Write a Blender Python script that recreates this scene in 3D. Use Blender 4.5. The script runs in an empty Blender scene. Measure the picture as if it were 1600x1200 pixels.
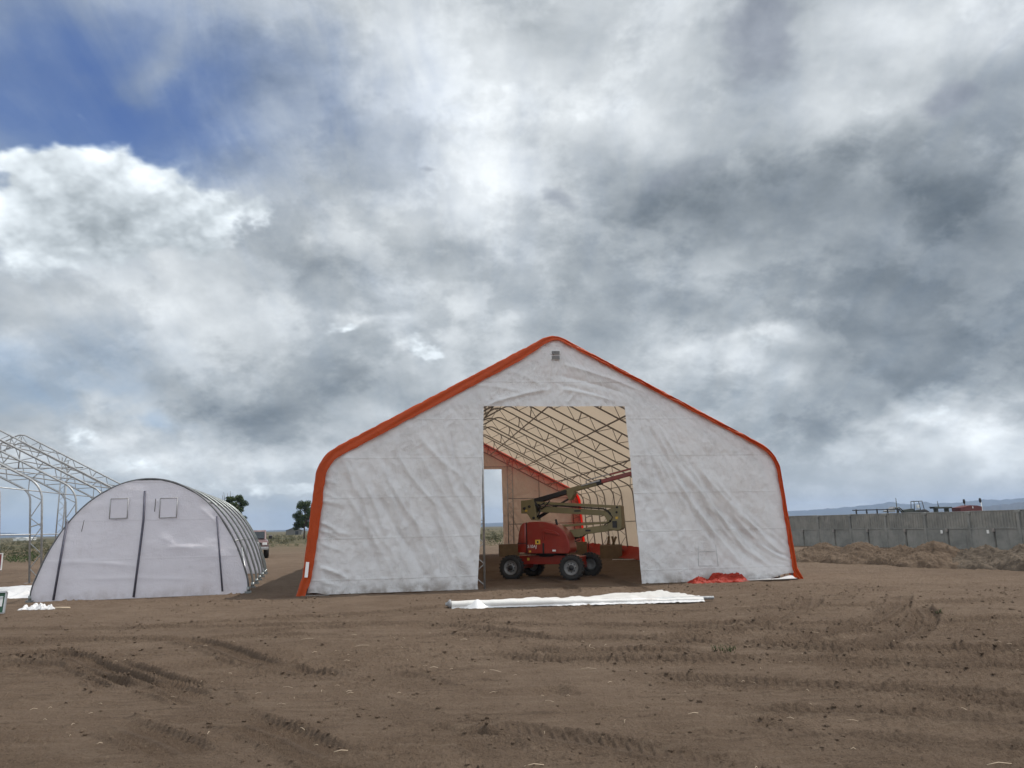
import bpy, bmesh, math, random
import numpy as np
from mathutils import Vector, Matrix

# ------------------------------------------------------------------ camera
scene = bpy.context.scene
COL = scene.collection
R_ = math.radians
PITCH, ROLL, FPX, CAM_H = R_(10.53), R_(1.31), 1190.0, 1.55
cam_data = bpy.data.cameras.new('camera')
cam = bpy.data.objects.new('camera', cam_data)
COL.objects.link(cam)
cam_data.sensor_width = 36.0
cam_data.lens = 36.0 * FPX / 1600.0
cam_data.clip_start = 0.05
cam_data.clip_end = 30000
_R = Vector((1, 0, 0)); _F = Vector((0, math.cos(PITCH), math.sin(PITCH))); _U = Vector((0, -math.sin(PITCH), math.cos(PITCH)))
_R2 = _R * math.cos(ROLL) - _U * math.sin(ROLL)
_U2 = _U * math.cos(ROLL) + _R * math.sin(ROLL)
cam.matrix_world = Matrix(((_R2.x, _U2.x, -_F.x, 0), (_R2.y, _U2.y, -_F.y, 0), (_R2.z, _U2.z, -_F.z, CAM_H), (0, 0, 0, 1)))
scene.camera = cam
scene.view_settings.view_transform = 'Standard'
scene.view_settings.look = 'None'
scene.view_settings.exposure = 0.28
scene.view_settings.gamma = 1.0

# ------------------------------------------------------------------ sun
SUN_EL, SUN_ANG = R_(56), R_(15.8)           # angle is measured from +X towards +Y
SUN_DIR = Vector((math.cos(SUN_EL) * math.cos(SUN_ANG), math.cos(SUN_EL) * math.sin(SUN_ANG), math.sin(SUN_EL)))
sun_data = bpy.data.lights.new('sun', 'SUN')
sun_data.energy = 3.0
sun_data.angle = R_(0.6)
sun_data.color = (1.0, 0.95, 0.88)
sun = bpy.data.objects.new('sun', sun_data)
COL.objects.link(sun)
sun.rotation_euler = (-SUN_DIR).to_track_quat('-Z', 'Y').to_euler()
sun.location = (40, 10, 60)

# ------------------------------------------------------------------ node expression helper
class NT:
    """builds node trees from arithmetic on sockets"""
    def __init__(self, tree): self.t = tree
    def node(self, kind, **kw):
        n = self.t.nodes.new(kind)
        for k, v in kw.items(): setattr(n, k, v)
        return n
    def put(self, sock, v):
        if isinstance(v, E): self.t.links.new(v.s, sock)
        elif isinstance(v, bpy.types.NodeSocket): self.t.links.new(v, sock)
        else: sock.default_value = v
    def math(self, op, *a, clamp=False):
        n = self.node('ShaderNodeMath', operation=op, use_clamp=clamp)
        for i, v in enumerate(a): self.put(n.inputs[i], v)
        return E(self, n.outputs[0])
    def vmath(self, op, *a, out='Vector'):
        n = self.node('ShaderNodeVectorMath', operation=op)
        for i, v in enumerate(a): self.put(n.inputs[i], v)
        return E(self, n.outputs[out])
    def xyz(self, x, y, z):
        n = self.node('ShaderNodeCombineXYZ')
        for i, v in enumerate((x, y, z)): self.put(n.inputs[i], v)
        return E(self, n.outputs[0])
    def sep(self, v):
        n = self.node('ShaderNodeSeparateXYZ'); self.put(n.inputs[0], v)
        return [E(self, o) for o in n.outputs]
    def noise(self, vec, scale, detail=4, rough=0.5, dist=0.0, lac=2.0, dim='3D'):
        n = self.node('ShaderNodeTexNoise', noise_dimensions=dim)
        self.put(n.inputs['Vector'], vec)
        for k, v in (('Scale', scale), ('Detail', detail), ('Roughness', rough), ('Distortion', dist), ('Lacunarity', lac)): self.put(n.inputs[k], v)
        return E(self, n.outputs['Fac'])
    def noisec(self, vec, scale, detail=4, rough=0.5):
        n = self.node('ShaderNodeTexNoise'); self.put(n.inputs['Vector'], vec)
        for k, v in (('Scale', scale), ('Detail', detail), ('Roughness', rough)): self.put(n.inputs[k], v)
        return E(self, n.outputs['Color'])
    def smooth(self, v, a, b):
        n = self.node('ShaderNodeMapRange', interpolation_type='SMOOTHSTEP'); self.put(n.inputs[0], v)
        self.put(n.inputs[1], a); self.put(n.inputs[2], b); n.inputs[3].default_value = 0; n.inputs[4].default_value = 1
        return E(self, n.outputs[0])
    def mix(self, f, a, b):
        n = self.node('ShaderNodeMix', data_type='RGBA', clamp_factor=True)
        self.put(n.inputs[0], f)
        for i, v in ((6, a), (7, b)):
            if isinstance(v, (tuple, list)) and len(v) == 3: v = (*v, 1)
            self.put(n.inputs[i], v)
        return E(self, n.outputs[2])
    def mapping(self, vec, loc=(0, 0, 0), rot=(0, 0, 0), scale=(1, 1, 1), kind='POINT'):
        n = self.node('ShaderNodeMapping', vector_type=kind); self.put(n.inputs[0], vec)
        n.inputs[1].default_value = loc; n.inputs[2].default_value = rot; n.inputs[3].default_value = scale
        return E(self, n.outputs[0])
class E:
    def __init__(self, nt, s): self.nt, self.s = nt, s
    def __add__(self, o): return self.nt.math('ADD', self, o)
    __radd__ = __add__
    def __mul__(self, o): return self.nt.math('MULTIPLY', self, o)
    __rmul__ = __mul__
    def __sub__(self, o): return self.nt.math('SUBTRACT', self, o)
    def __rsub__(self, o): return self.nt.math('SUBTRACT', o, self)
    def __truediv__(self, o): return self.nt.math('DIVIDE', self, o)
    def clamp(self): return self.nt.math('ADD', self, 0.0, clamp=True)

# ------------------------------------------------------------------ sky
world = bpy.data.worlds.new('World')
scene.world = world
world.use_nodes = True
world.cycles.sampling_method = 'MANUAL'
world.cycles.sample_map_resolution = 512
world.node_tree.nodes.clear()
W = NT(world.node_tree)
def build_sky():
    d = E(W, W.node('ShaderNodeTexCoord').outputs['Generated'])
    d = W.vmath('NORMALIZE', d)
    x, y, z = W.sep(d)
    az = W.math('ARCTAN2', x, y) * (180 / math.pi)
    el = W.math('ARCSINE', z) * (180 / math.pi)
    # cloud-plane coordinates: structure gets finer and flatter towards the horizon
    zz = W.math('MAXIMUM', z, 0.0) + 0.62
    P = W.xyz(x / zz * 1.9, y / zz * 1.9, z * 1.2)
    # slow domain warp, in degrees
    wc = W.vmath('SUBTRACT', W.noisec(P, 2.6, 5, 0.55), (0.5, 0.5, 0.5))
    A0 = W.xyz(az, el, 0.0)
    wv = W.vmath('MULTIPLY', wc, (17.0, 10.0, 0.0))
    A = W.vmath('ADD', A0, wv)
    A2 = W.vmath('ADD', A0, W.vmath('MULTIPLY', wc, (7.0, 5.0, 0.0)))
    def blobs(rows, vec):
        tot = None
        for (a0, e0, sa, se, rot, amp) in rows:
            v = vec if tot is None else W.vmath('MULTIPLY_ADD', tot, (1e-9, 1e-9, 0.0), vec)   # keeps the sums in order
            m = W.mapping(v, (a0, e0, 0), (0, 0, R_(rot)), (sa, se, 1), 'TEXTURE')
            q = W.vmath('DOT_PRODUCT', m, m, out='Value')
            g = W.math('EXPONENT', q * -1.0) * amp
            tot = g if tot is None else tot + g
        return tot
    n_big = W.noise(P, 2.3, 7, 0.56, 0.15) - 0.5
    n_fine = W.noise(W.vmath('ADD', P, (7.3, 2.1, 0)), 7.5, 9, 0.66, 0.3) - 0.5
    # relief: lit from the right and above
    n_r1 = W.noise(P, 4.2, 8, 0.56, 0.2)
    n_r2 = W.noise(W.vmath('ADD', P, (0.05, -0.065, 0.02)), 4.2, 8, 0.56, 0.2)
    relief = n_r1 - n_r2
    # streaky veil high up
    Ps = W.mapping(P, (0, 0, 0), (0, 0, R_(35)), (3.2, 1.0, 1.0))
    n_str = W.noise(Ps, 2.4, 6, 0.58, 0.6) - 0.5

    # ---- light and dark of the layered cloud (values in display code 0..255)
    side = W.smooth(W.math('ABSOLUTE', az), 50.0, 125.0)      # extra brightness added to the sky out of view, to light the front walls
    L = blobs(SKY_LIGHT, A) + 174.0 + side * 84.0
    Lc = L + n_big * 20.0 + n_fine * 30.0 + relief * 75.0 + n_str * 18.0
    lay = W.smooth(W.noise(W.vmath('ADD', P, (1.3, 9.2, 0.7)), 3.0, 9, 0.62, 0.1), 0.46, 0.57)
    Lc = Lc + (lay - 0.5) * 18.0
    cool = W.smooth(Lc, 225.0, 90.0)
    ch = []
    for c_hi, c_lo in ((-4.0, -8.0), (1.0, 0.0), (4.0, 6.0)):
        ch.append((Lc + (c_hi + 0.0) + cool * (c_lo - c_hi)) / 255.0)
    cloud = W.xyz(*ch)
    # ---- blue gaps
    b = blobs(SKY_BLUE, A) + n_big * -0.55 + n_str * -1.0 + n_fine * -0.25
    bm = W.smooth(b, -0.15, 1.95)
    up = W.smooth(el, 4.0, 30.0)
    nish = W.node('ShaderNodeTexSky', sky_type='NISHITA', sun_disc=False)
    nish.sun_elevation = SUN_EL; nish.sun_rotation = math.pi / 2 - SUN_ANG; nish.air_density = 1.0; nish.dust_density = 0.6
    blue_hi = (76 / 255, 101 / 255, 152 / 255); blue_lo = (143 / 255, 170 / 255, 200 / 255)
    blue = W.mix(up, blue_lo, blue_hi)
    # ---- crisp cumulus
    Pc = W.vmath('ADD', P, (3.1, 5.7, 0.4)); Pd = W.vmath('ADD', P, (3.1 + 0.045, 5.7 - 0.05, 0.43))
    def billow(v, detail):
        big = W.noise(v, 3.6, detail, 0.55, 0.0) - 0.5
        puff = W.math('ABSOLUTE', W.noise(v, 9.0, 3, 0.55, 0.0) - 0.5)
        return big * 1.2 + (0.12 - puff) * 0.9
    n_c = billow(Pc, 8); n_c2 = billow(Pd, 5)
    cb = blobs(SKY_CUMULUS, A2)
    cf = cb + n_c * 1.25
    cm = W.smooth(cf, 0.34, 0.66) * W.smooth(cb, 0.08, 0.40)
    shade = (n_c - n_c2) * 150.0 + W.smooth(cf, 0.6, 1.6) * -14.0 + n_fine * 22.0
    Lk = blobs(SKY_CUM_LIGHT, A2) + 212.0 + shade
    cum = W.xyz((Lk - 7.0) / 255.0, (Lk + 1.0) / 255.0, (Lk + 6.0) / 255.0)
    # ---- small dark scud
    sb = blobs(SKY_SCUD, A2)
    sm = W.smooth(sb + n_c * 1.1 + n_big * 0.6, 0.20, 0.95) * W.smooth(sb, 0.05, 0.3)
    Ls = n_fine * 40.0 + relief * 60.0 + 128.0
    scud = W.xyz((Ls - 6.0) / 255.0, Ls / 255.0, (Ls + 11.0) / 255.0)

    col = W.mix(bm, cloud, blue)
    col = W.mix(sm * 0.75, col, scud)
    col = W.mix(cm, col, cum)
    # pale air along the skyline
    hz = W.smooth(el, 7.0, 0.0)
    col = W.mix(hz * 0.5, col, (0.68, 0.71, 0.72))
    # display code -> light
    gm = W.node('ShaderNodeGamma'); W.put(gm.inputs[0], W.vmath('MAXIMUM', col, (0.0, 0.0, 0.0))); gm.inputs[1].default_value = 2.2
    # the physical clear sky shows faintly through everything
    ns = W.vmath('SCALE', E(W, nish.outputs[0])); ns.s.node.inputs['Scale'].default_value = 0.003
    tot = W.vmath('ADD', E(W, gm.outputs[0]), ns)
    bg = W.node('ShaderNodeBackground'); W.put(bg.inputs[0], tot); bg.inputs[1].default_value = 1.0
    out = W.node('ShaderNodeOutputWorld'); W.put(out.inputs[0], bg.outputs[0])
# azimuth, elevation, two radii, turn (degrees), amount
SKY_LIGHT = [
    (-1.61, 29.14, 8.51, 9.4, 0, 44),
    (-9.95, 35.49, 8.96, 2.69, 0, 6),
    (-17.36, 30.4, 6.72, 5.37, 0, -10),
    (13.74, 33.93, 5.37, 4.48, 0, 22),
    (28.88, 30.95, 6.27, 3.58, 0, 32),
    (35.86, 29.97, 5.37, 2.69, 0, 24),
    (8.84, 29.94, 4.03, 3.13, 0, 20),
    (26.73, 27.55, 5.37, 1.57, -20, 32),
    (19.64, 23.88, 13.43, 3.22, 6, -48),
    (31.41, 19.56, 8.96, 3.58, 0, -20),
    (24.19, 20.32, 8.51, 2.24, -12, -26),
    (33.92, 16.16, 8.96, 4.48, 0, -28),
    (13.41, 23.37, 5.37, 1.34, 10, -12),
    (31.68, 9.55, 10.75, 4.03, 0, -36),
    (21.48, 14.75, 10.75, 4.03, 0, -22),
    (16.4, 12.76, 3.13, 0.99, 0, 48),
    (13.53, 11.35, 2.69, 0.81, 0, 30),
    (20.18, 9.91, 2.24, 0.63, 0, 20),
    (24.51, 6.86, 6.27, 2.69, 0, -22),
    (30.01, 4.52, 5.37, 2.24, 0, 52),
    (28.03, 6.78, 2.24, 0.9, 0, 30),
    (33.03, 3.29, 3.13, 1.57, 0, 24),
    (-28.34, 15.46, 8.51, 4.03, 0, 18),
    (-12.21, 19.22, 8.51, 1.79, 0, -20),
    (-17.5, 8.6, 7.61, 2.24, 0, -36),
    (-6.82, 10.61, 5.82, 2.01, 0, -22),
    (-18.16, 14.54, 8.96, 1.79, 0, 14),
    (-11.65, 14.35, 2.69, 0.63, 0, 34),
    (-4.85, 15.87, 6.27, 1.34, 0, 10),
    (-0.94, 12.48, 1.79, 1.12, 0, 18),
    (-31.03, 6.0, 4.93, 1.79, 0, 12),
    (-19.52, 4.26, 6.72, 1.61, 0, 30),
    (-29.78, 3.76, 5.37, 1.12, 0, 22),
    (-4.79, 22.43, 6.72, 2.24, 0, 8),
    (5.23, 18.95, 6.27, 2.69, 0, 0),
    (-32.31, 8.81, 5.37, 1.79, 0, -12),
    (11.98, 16.63, 4.93, 1.79, 0, -16),
    (-23.17, 10.21, 6.27, 1.34, 0, -14),
    (4.12, 16.16, 5.37, 2.69, 0, -18),
]
SKY_BLUE = [
    (-34.76, 28.27, 9.4, 7.16, 10, 1.5),
    (-24.24, 29.0, 7.61, 4.48, 0, 0.62),
    (-17.46, 32.81, 9.85, 3.58, 0, 0.42),
    (-34.77, 20.99, 3.13, 1.79, 0, 0.6),
    (-24.98, 5.96, 2.69, 0.99, 0, 0.95),
    (-32.82, 10.81, 7.61, 2.69, 0, 0.75),
    (-28.61, 8.19, 5.82, 0.99, 0, 0.5),
    (-19.32, -0.83, 15.22, 3.13, 0, 0.75),
    (-31.77, 1.92, 5.82, 1.79, 0, 0.65),
    (-30.75, 30.78, 4.03, 1.12, 20, -0.5),
    (-10.38, 28.48, 8.51, 4.48, 0, 0.34),
]
SKY_CUMULUS = [
    (-29.31, 23.25, 4.7, 2.51, 0, 0.85),
    (-33.83, 22.56, 4.03, 2.69, 0, 0.8),
    (-26.68, 20.55, 4.93, 2.01, 0, 0.42),
    (-32.85, 19.77, 5.37, 2.69, 0, 0.62),
    (-19.42, 23.3, 2.24, 1.7, 0, 0.62),
    (-22.9, 21.26, 2.69, 2.46, 0, 0.62),
    (-32.9, 16.11, 5.37, 1.79, 0, 0.25),
    (-29.58, 6.05, 3.36, 0.99, 0, 0.6),
    (-17.3, 2.45, 2.91, 0.67, 0, 0.75),
    (-12.13, 14.24, 3.36, 0.81, 0, 0.5),
    (-6.24, 13.24, 1.16, 0.58, 0, 0.5),
    (-7.8, 13.71, 1.79, 0.54, 0, 0.35),
    (-19.9, 3.14, 2.01, 0.58, 0, 0.4),
    (17.29, 12.45, 3.58, 1.07, 0, 0.3),
    (29.47, 6.23, 2.24, 0.99, 0, 0.35),
    (23.59, 1.47, 5.82, 0.4, 0, 0.42),
    (-33.19, 27.54, 2.69, 0.54, -20, 0.3),
    (-15.54, 18.81, 5.37, 1.25, 0, 0.36),
    (-26.83, 4.21, 5.37, 0.63, 0, 0.45),
]
SKY_CUM_LIGHT = [
    (-29.84, 24.96, 9.85, 1.79, 0, 14),
    (-30.63, 20.15, 6.72, 1.61, 0, -26),
    (-24.88, 18.43, 6.27, 1.61, 0, -24),
    (-32.15, 15.81, 6.72, 1.79, 0, -14),
    (17.29, 12.45, 4.03, 1.79, 0, -10),
    (23.59, 1.47, 6.72, 0.9, 0, -22),
    (-15.54, 18.81, 5.37, 1.79, 0, -38),
]
SKY_SCUD = [
    (21.31, 33.27, 3.36, 3.13, 10, 1.0),
    (32.65, 26.13, 2.24, 1.25, 0, 1.0),
    (4.34, 24.31, 1.52, 0.99, -30, 0.5),
    (13.54, 25.13, 5.82, 1.52, 14, 0.4),
    (18.46, 31.22, 1.34, 1.34, 0, 0.3),
    (-6.81, 26.54, 0.9, 0.36, 0, 0.4),
]
build_sky()
# ------------------------------------------------------------------ noise for modelling
def vnoise(x, y, seed=0):
    xi = np.floor(x).astype(np.int64); yi = np.floor(y).astype(np.int64)
    fx = x - xi; fy = y - yi
    u = fx * fx * fx * (fx * (fx * 6 - 15) + 10); v = fy * fy * fy * (fy * (fy * 6 - 15) + 10)
    def g(ix, iy, dx, dy):
        h = (ix * 374761393 + iy * 668265263 + seed * 974711) & 0xFFFFFFFF
        h = ((h ^ (h >> 13)) * 1274126177) & 0xFFFFFFFF
        a = ((h ^ (h >> 16)) & 0xFFFF) * (2 * np.pi / 65536.0)
        return np.cos(a) * dx + np.sin(a) * dy
    n00 = g(xi, yi, fx, fy); n10 = g(xi + 1, yi, fx - 1, fy)
    n01 = g(xi, yi + 1, fx, fy - 1); n11 = g(xi + 1, yi + 1, fx - 1, fy - 1)
    return ((n00 * (1 - u) + n10 * u) * (1 - v) + (n01 * (1 - u) + n11 * u) * v) * 1.5
def fbm(x, y, octv=4, seed=0, gain=0.5):
    t = 0; a = 1.0
    for i in range(octv):
        t = t + a * vnoise(x, y, seed + i * 17); x = x * 2.03 + 11.7; y = y * 2.03 - 5.3; a *= gain
    return t
def sstep(a, b, x):
    t = np.clip((x - a) / (b - a), 0, 1); return t * t * (3 - 2 * t)

# ------------------------------------------------------------------ mesh building
class MB:
    """collects shapes and links them as ONE mesh object"""
    def __init__(self): self.v = []; self.f = []; self.s = []; self.n = 0
    def add(self, verts, faces, smooth=False):
        b = self.n
        self.v.extend([tuple(p) for p in verts]); self.n += len(verts)
        self.f.extend([tuple(b + i for i in f) for f in faces]); self.s.extend([smooth] * len(faces))
        return self
    def box(self, c, size, rz=0.0, ry=0.0, rx=0.0):
        sx, sy, sz = (s / 2 for s in size)
        M = Matrix.Rotation(rz, 3, 'Z') @ Matrix.Rotation(ry, 3, 'Y') @ Matrix.Rotation(rx, 3, 'X')
        vs = [Vector(c) + M @ Vector((i * sx, j * sy, k * sz)) for i in (-1, 1) for j in (-1, 1) for k in (-1, 1)]
        return self.add(vs, [(0, 1, 3, 2), (4, 6, 7, 5), (0, 4, 5, 1), (2, 3, 7, 6), (0, 2, 6, 4), (1, 5, 7, 3)])
    def tube(self, pts, r, n=6, cap=True, closed=False):
        pts = [Vector(p) for p in pts]; m = len(pts)
        rs = r if isinstance(r, (list, tuple)) else [r] * m
        vs = []; up = None
        for i, p in enumerate(pts):
            if closed: t = pts[(i + 1) % m] - pts[i - 1]
            else: t = pts[min(i + 1, m - 1)] - pts[max(i - 1, 0)]
            t.normalize()
            if up is None:
                up = Vector((0, 0, 1)) if abs(t.z) < 0.9 else Vector((0, 1, 0))
            a = t.cross(up).normalized(); b = a.cross(t).normalized(); up = b
            for k in range(n):
                w = 2 * math.pi * k / n
                vs.append(p + (a * math.cos(w) + b * math.sin(w)) * rs[i])
        fs = []
        for i in range(m if closed else m - 1):
            for k in range(n):
                j = (i + 1) % m
                fs.append((i * n + k, i * n + (k + 1) % n, j * n + (k + 1) % n, j * n + k))
        if cap and not closed:
            fs.append(tuple(range(n - 1, -1, -1))); fs.append(tuple((m - 1) * n + k for k in range(n)))
        return self.add(vs, fs, True)
    def lathe(self, prof, c, axis='Z', n=24, M=None):
        """prof: (radius, height) pairs turned round an axis through c"""
        vs = []
        for r, h in prof:
            for k in range(n):
                w = 2 * math.pi * k / n; a, b = r * math.cos(w), r * math.sin(w)
                q = {'Z': (a, b, h), 'Y': (a, h, b), 'X': (h, a, b)}[axis]
                q = Vector(q)
                if M is not None: q = M @ q
                vs.append(Vector(c) + q)
        fs = [(i * n + k, i * n + (k + 1) % n, (i + 1) * n + (k + 1) % n, (i + 1) * n + k) for i in range(len(prof) - 1) for k in range(n)]
        return self.add(vs, fs, True)
    def prism(self, poly, y0, y1):
        """(x, z) outline pushed through from y0 to y1"""
        n = len(poly)
        vs = [(x, y0, z) for x, z in poly] + [(x, y1, z) for x, z in poly]
        fs = [tuple(range(n)), tuple(range(2 * n - 1, n - 1, -1))] + [(i, i + n, (i + 1) % n + n, (i + 1) % n) for i in range(n)]
        return self.add(vs, fs)
    def grid(self, P, smooth=True):
        """P: array rows x cols x 3"""
        P = np.asarray(P); r, c = P.shape[:2]
        return self.add(P.reshape(-1, 3).tolist(), [(i * c + j, i * c + j + 1, (i + 1) * c + j + 1, (i + 1) * c + j) for i in range(r - 1) for j in range(c - 1)], smooth)
    def build(self, name, mat, parent=None, bevel=0.0, solid=0.0, seg=2, recalc=False):
        me = bpy.data.meshes.new(name)
        me.from_pydata(self.v, [], self.f)
        me.polygons.foreach_set('use_smooth', self.s)
        if recalc:
            bm = bmesh.new(); bm.from_mesh(me); bmesh.ops.recalc_face_normals(bm, faces=bm.faces); bm.to_mesh(me); bm.free()
        me.materials.append(mat)
        o = bpy.data.objects.new(name, me); COL.objects.link(o)
        if parent: o.parent = parent
        if solid:
            m = o.modifiers.new('solid', 'SOLIDIFY'); m.thickness = solid; m.offset = 0
        if bevel:
            m = o.modifiers.new('bevel', 'BEVEL'); m.width = bevel; m.segments = seg; m.limit_method = 'ANGLE'; m.angle_limit = R_(40)
        return o
def big_mesh(name, verts, quads, mat, parent=None, smooth=True):
    """same from numpy arrays"""
    me = bpy.data.meshes.new(name)
    k = quads.shape[1]
    me.vertices.add(len(verts)); me.loops.add(quads.size); me.polygons.add(len(quads))
    me.vertices.foreach_set('co', np.ascontiguousarray(verts, dtype=np.float32).ravel())
    me.loops.foreach_set('vertex_index', np.ascontiguousarray(quads, dtype=np.int32).ravel())
    me.polygons.foreach_set('loop_start', np.arange(0, quads.size, k, dtype=np.int32))
    me.polygons.foreach_set('loop_total', np.full(len(quads), k, dtype=np.int32))
    me.polygons.foreach_set('use_smooth', np.full(len(quads), smooth, dtype=bool))
    me.update(calc_edges=True); me.validate()
    me.materials.append(mat)
    o = bpy.data.objects.new(name, me); COL.objects.link(o)
    if parent: o.parent = parent
    return o
def empty(name, loc, rz=0.0, label=None, cat=None, group=None):
    o = bpy.data.objects.new(name, None); COL.objects.link(o); o.empty_display_size = 0.3
    o.location = loc; o.rotation_euler = (0, 0, rz)
    return tag(o, label, cat, group)
def tag(o, label=None, cat=None, group=None, kind=None):
    for k, v in (('label', label), ('category', cat), ('group', group), ('kind', kind)):
        if v: o[k] = v
    return o
def dup(o, parent=None):
    c = o.copy(); COL.objects.link(c)
    if parent: c.parent = parent
    for ch in list(o.children): dup(ch, c)
    return c
def fillet(poly, radii, seg=8):
    """rounds the inner corners of an open (x, z) line"""
    out = [Vector(poly[0])]
    for i in range(1, len(poly) - 1):
        p, a, b = Vector(poly[i]), Vector(poly[i - 1]), Vector(poly[i + 1])
        u = (a - p).normalized(); w = (b - p).normalized()
        th = u.angle(w); r = radii[i - 1]
        d = r / math.tan(th / 2); c = p + (u + w).normalized() * (r / math.sin(th / 2))
        s = p + u * d; e = p + w * d
        a0 = math.atan2((s - c).y, (s - c).x); a1 = math.atan2((e - c).y, (e - c).x)
        da = (a1 - a0 + math.pi) % (2 * math.pi) - math.pi
        for k in range(seg + 1):
            t = a0 + da * k / seg
            out.append(c + Vector((math.cos(t), math.sin(t))) * r)
    out.append(Vector(poly[-1]))
    return [(p.x, p.y) for p in out]
def resample(line, n):
    P = np.array(line, float); d = np.r_[0, np.cumsum(np.linalg.norm(np.diff(P, axis=0), axis=1))]
    t = np.linspace(0, d[-1], n)
    return np.stack([np.interp(t, d, P[:, k]) for k in range(P.shape[1])], 1)

# ------------------------------------------------------------------ materials
def material(name):
    m = bpy.data.materials.new(name); m.use_nodes = True
    t = m.node_tree; t.nodes.clear()
    n = NT(t); out = n.node('ShaderNodeOutputMaterial')
    return m, n, out
def paint(name, col, rough=0.5, metal=0.0, var=0.12, scale=6.0, dirt=None, dirt_amt=0.0, bump=0.0, bscale=60.0, spec=0.5, coat=0.0):
    """a plain surface with a little unevenness, optional dirt patches and fine bump"""
    m, n, out = material(name)
    pos = n.node('ShaderNodeTexCoord').outputs['Object']
    f = n.noise(pos, scale, 6, 0.6)
    c = n.mix(n.smooth(f, 0.3, 0.7), tuple(x * (1 - var) for x in col), tuple(min(1, x * (1 + var)) for x in col))
    if dirt is not None:
        g = n.smooth(n.noise(pos, scale * 0.7, 8, 0.68), 0.48, 0.72) * dirt_amt
        c = n.mix(g, c, dirt)
    p = n.node('ShaderNodeBsdfPrincipled')
    n.put(p.inputs['Base Color'], c); p.inputs['Metallic'].default_value = metal
    n.put(p.inputs['Roughness'], (f * 0.25 + (rough - 0.12)).clamp()); p.inputs['Specular IOR Level'].default_value = spec
    p.inputs['Coat Weight'].default_value = coat
    if bump:
        b = n.node('ShaderNodeBump'); b.inputs['Strength'].default_value = bump; b.inputs['Distance'].default_value = 0.02
        n.put(b.inputs['Height'], n.noise(pos, bscale, 5, 0.6)); n.put(p.inputs['Normal'], b.outputs[0])
    n.put(out.inputs[0], p.outputs[0])
    return m
def tarp(name, col, thru, trans, rough=0.45, seams=None, dirt=(0.16, 0.12, 0.085), dirt_amt=0.35, bump=0.35, low_dirt=0.0, spec=0.35, crease=0.3, seam=0.5):
    """woven poly tarpaulin: light passes through it"""
    m, n, out = material(name)
    pos = E(n, n.node('ShaderNodeTexCoord').outputs['Object'])
    x, y, z = n.sep(pos)
    d1 = n.smooth(n.noise(pos, 1.1, 9, 0.66, 0.4), 0.50, 0.78)
    d2 = n.smooth(n.noise(n.mapping(pos, (3, 1, 7)), 5.0, 9, 0.7, 1.2), 0.52, 0.80)
    g = (d1 * 0.55 + d2 * 0.45) * dirt_amt
    if low_dirt:
        g = g + n.smooth(z, 0.35, 0.0) * n.smooth(n.noise(pos, 3.0, 6, 0.6), 0.35, 0.65) * low_dirt
    c = n.mix(n.noise(pos, 2.0, 5, 0.6), tuple(v * 0.93 for v in col), tuple(min(1, v * 1.05) for v in col))
    c = n.mix(g, c, dirt)
    h = n.noise(n.mapping(pos, (0, 0, 0), (0.3, 0.5, 0.4), (1, 1, 2.2)), 4.5, 8, 0.62, 0.5) * 0.6 + n.noise(pos, 22.0, 5, 0.6, 0.6) * 0.16
    wv = n.mapping(pos, (0, 0, 0), (0.0, 0.55, 0.25), (2.2, 1.4, 1.0))
    cr = n.smooth(n.math('ABSOLUTE', n.noise(wv, 2.3, 4, 0.55, 0.7) - 0.5), 0.035, 0.0) + n.smooth(n.math('ABSOLUTE', n.noise(wv, 6.5, 3, 0.55, 0.6) - 0.5), 0.05, 0.0) * 0.5
    cr = cr * n.smooth(n.noise(pos, 0.9, 3, 0.5), 0.38, 0.62)
    h = h + cr * crease
    c = n.mix(cr * crease * 0.35, c, tuple(v * 0.55 for v in col))
    if seams:
        step, ofs, axis = seams
        ax = {'z': z, 'y': y, 'x': x}[axis]
        fr = n.math('PINGPONG', ax - ofs, step / 2.0)
        line = n.smooth(fr, 0.030, 0.008)
        h = h + line * 0.35 * seam
        c = n.mix(line * 0.25 * seam * n.smooth(n.noise(pos, 1.6, 3, 0.5), 0.35, 0.6), c, tuple(v * 0.55 for v in col))
    b = n.node('ShaderNodeBump'); b.inputs['Strength'].default_value = bump; b.inputs['Distance'].default_value = 0.05
    n.put(b.inputs['Height'], h)
    p = n.node('ShaderNodeBsdfPrincipled'); n.put(p.inputs['Base Color'], c)
    p.inputs['Roughness'].default_value = rough; p.inputs['Specular IOR Level'].default_value = spec
    n.put(p.inputs['Normal'], b.outputs[0])
    tl = n.node('ShaderNodeBsdfTranslucent'); n.put(tl.inputs[0], n.mix(g, thru, tuple(v * 0.4 for v in thru))); n.put(tl.inputs['Normal'], b.outputs[0])
    mx = n.node('ShaderNodeMixShader'); mx.inputs[0].default_value = trans
    n.put(mx.inputs[1], p.outputs[0]); n.put(mx.inputs[2], tl.outputs[0])
    n.put(out.inputs[0], mx.outputs[0])
    return m
M = {}
M['tent_wall'] = tarp('white_tarpaulin', (0.725, 0.74, 0.765), (0.82, 0.70, 0.60), 0.22, seams=(0.98, 0.35, 'z'), dirt_amt=0.42, low_dirt=0.7, bump=0.45, crease=0.28, seam=0.7, rough=0.62, spec=0.2)
M['tent_roof'] = tarp('roof_tarpaulin', (0.66, 0.65, 0.63), (0.86, 0.70, 0.53), 0.23, seams=(1.9, 0.5, 'y'), dirt_amt=0.25, bump=0.2)
M['orange_tarp'] = tarp('orange_tarpaulin', (0.42, 0.066, 0.014), (0.78, 0.07, 0.012), 0.22, rough=0.42, dirt_amt=0.15, bump=0.45, spec=0.22)
M['rear_trim'] = tarp('red_rear_tarpaulin', (0.42, 0.016, 0.009), (0.95, 0.020, 0.008), 0.40, rough=0.5, dirt_amt=0.05, bump=0.3, spec=0.2)
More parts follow.
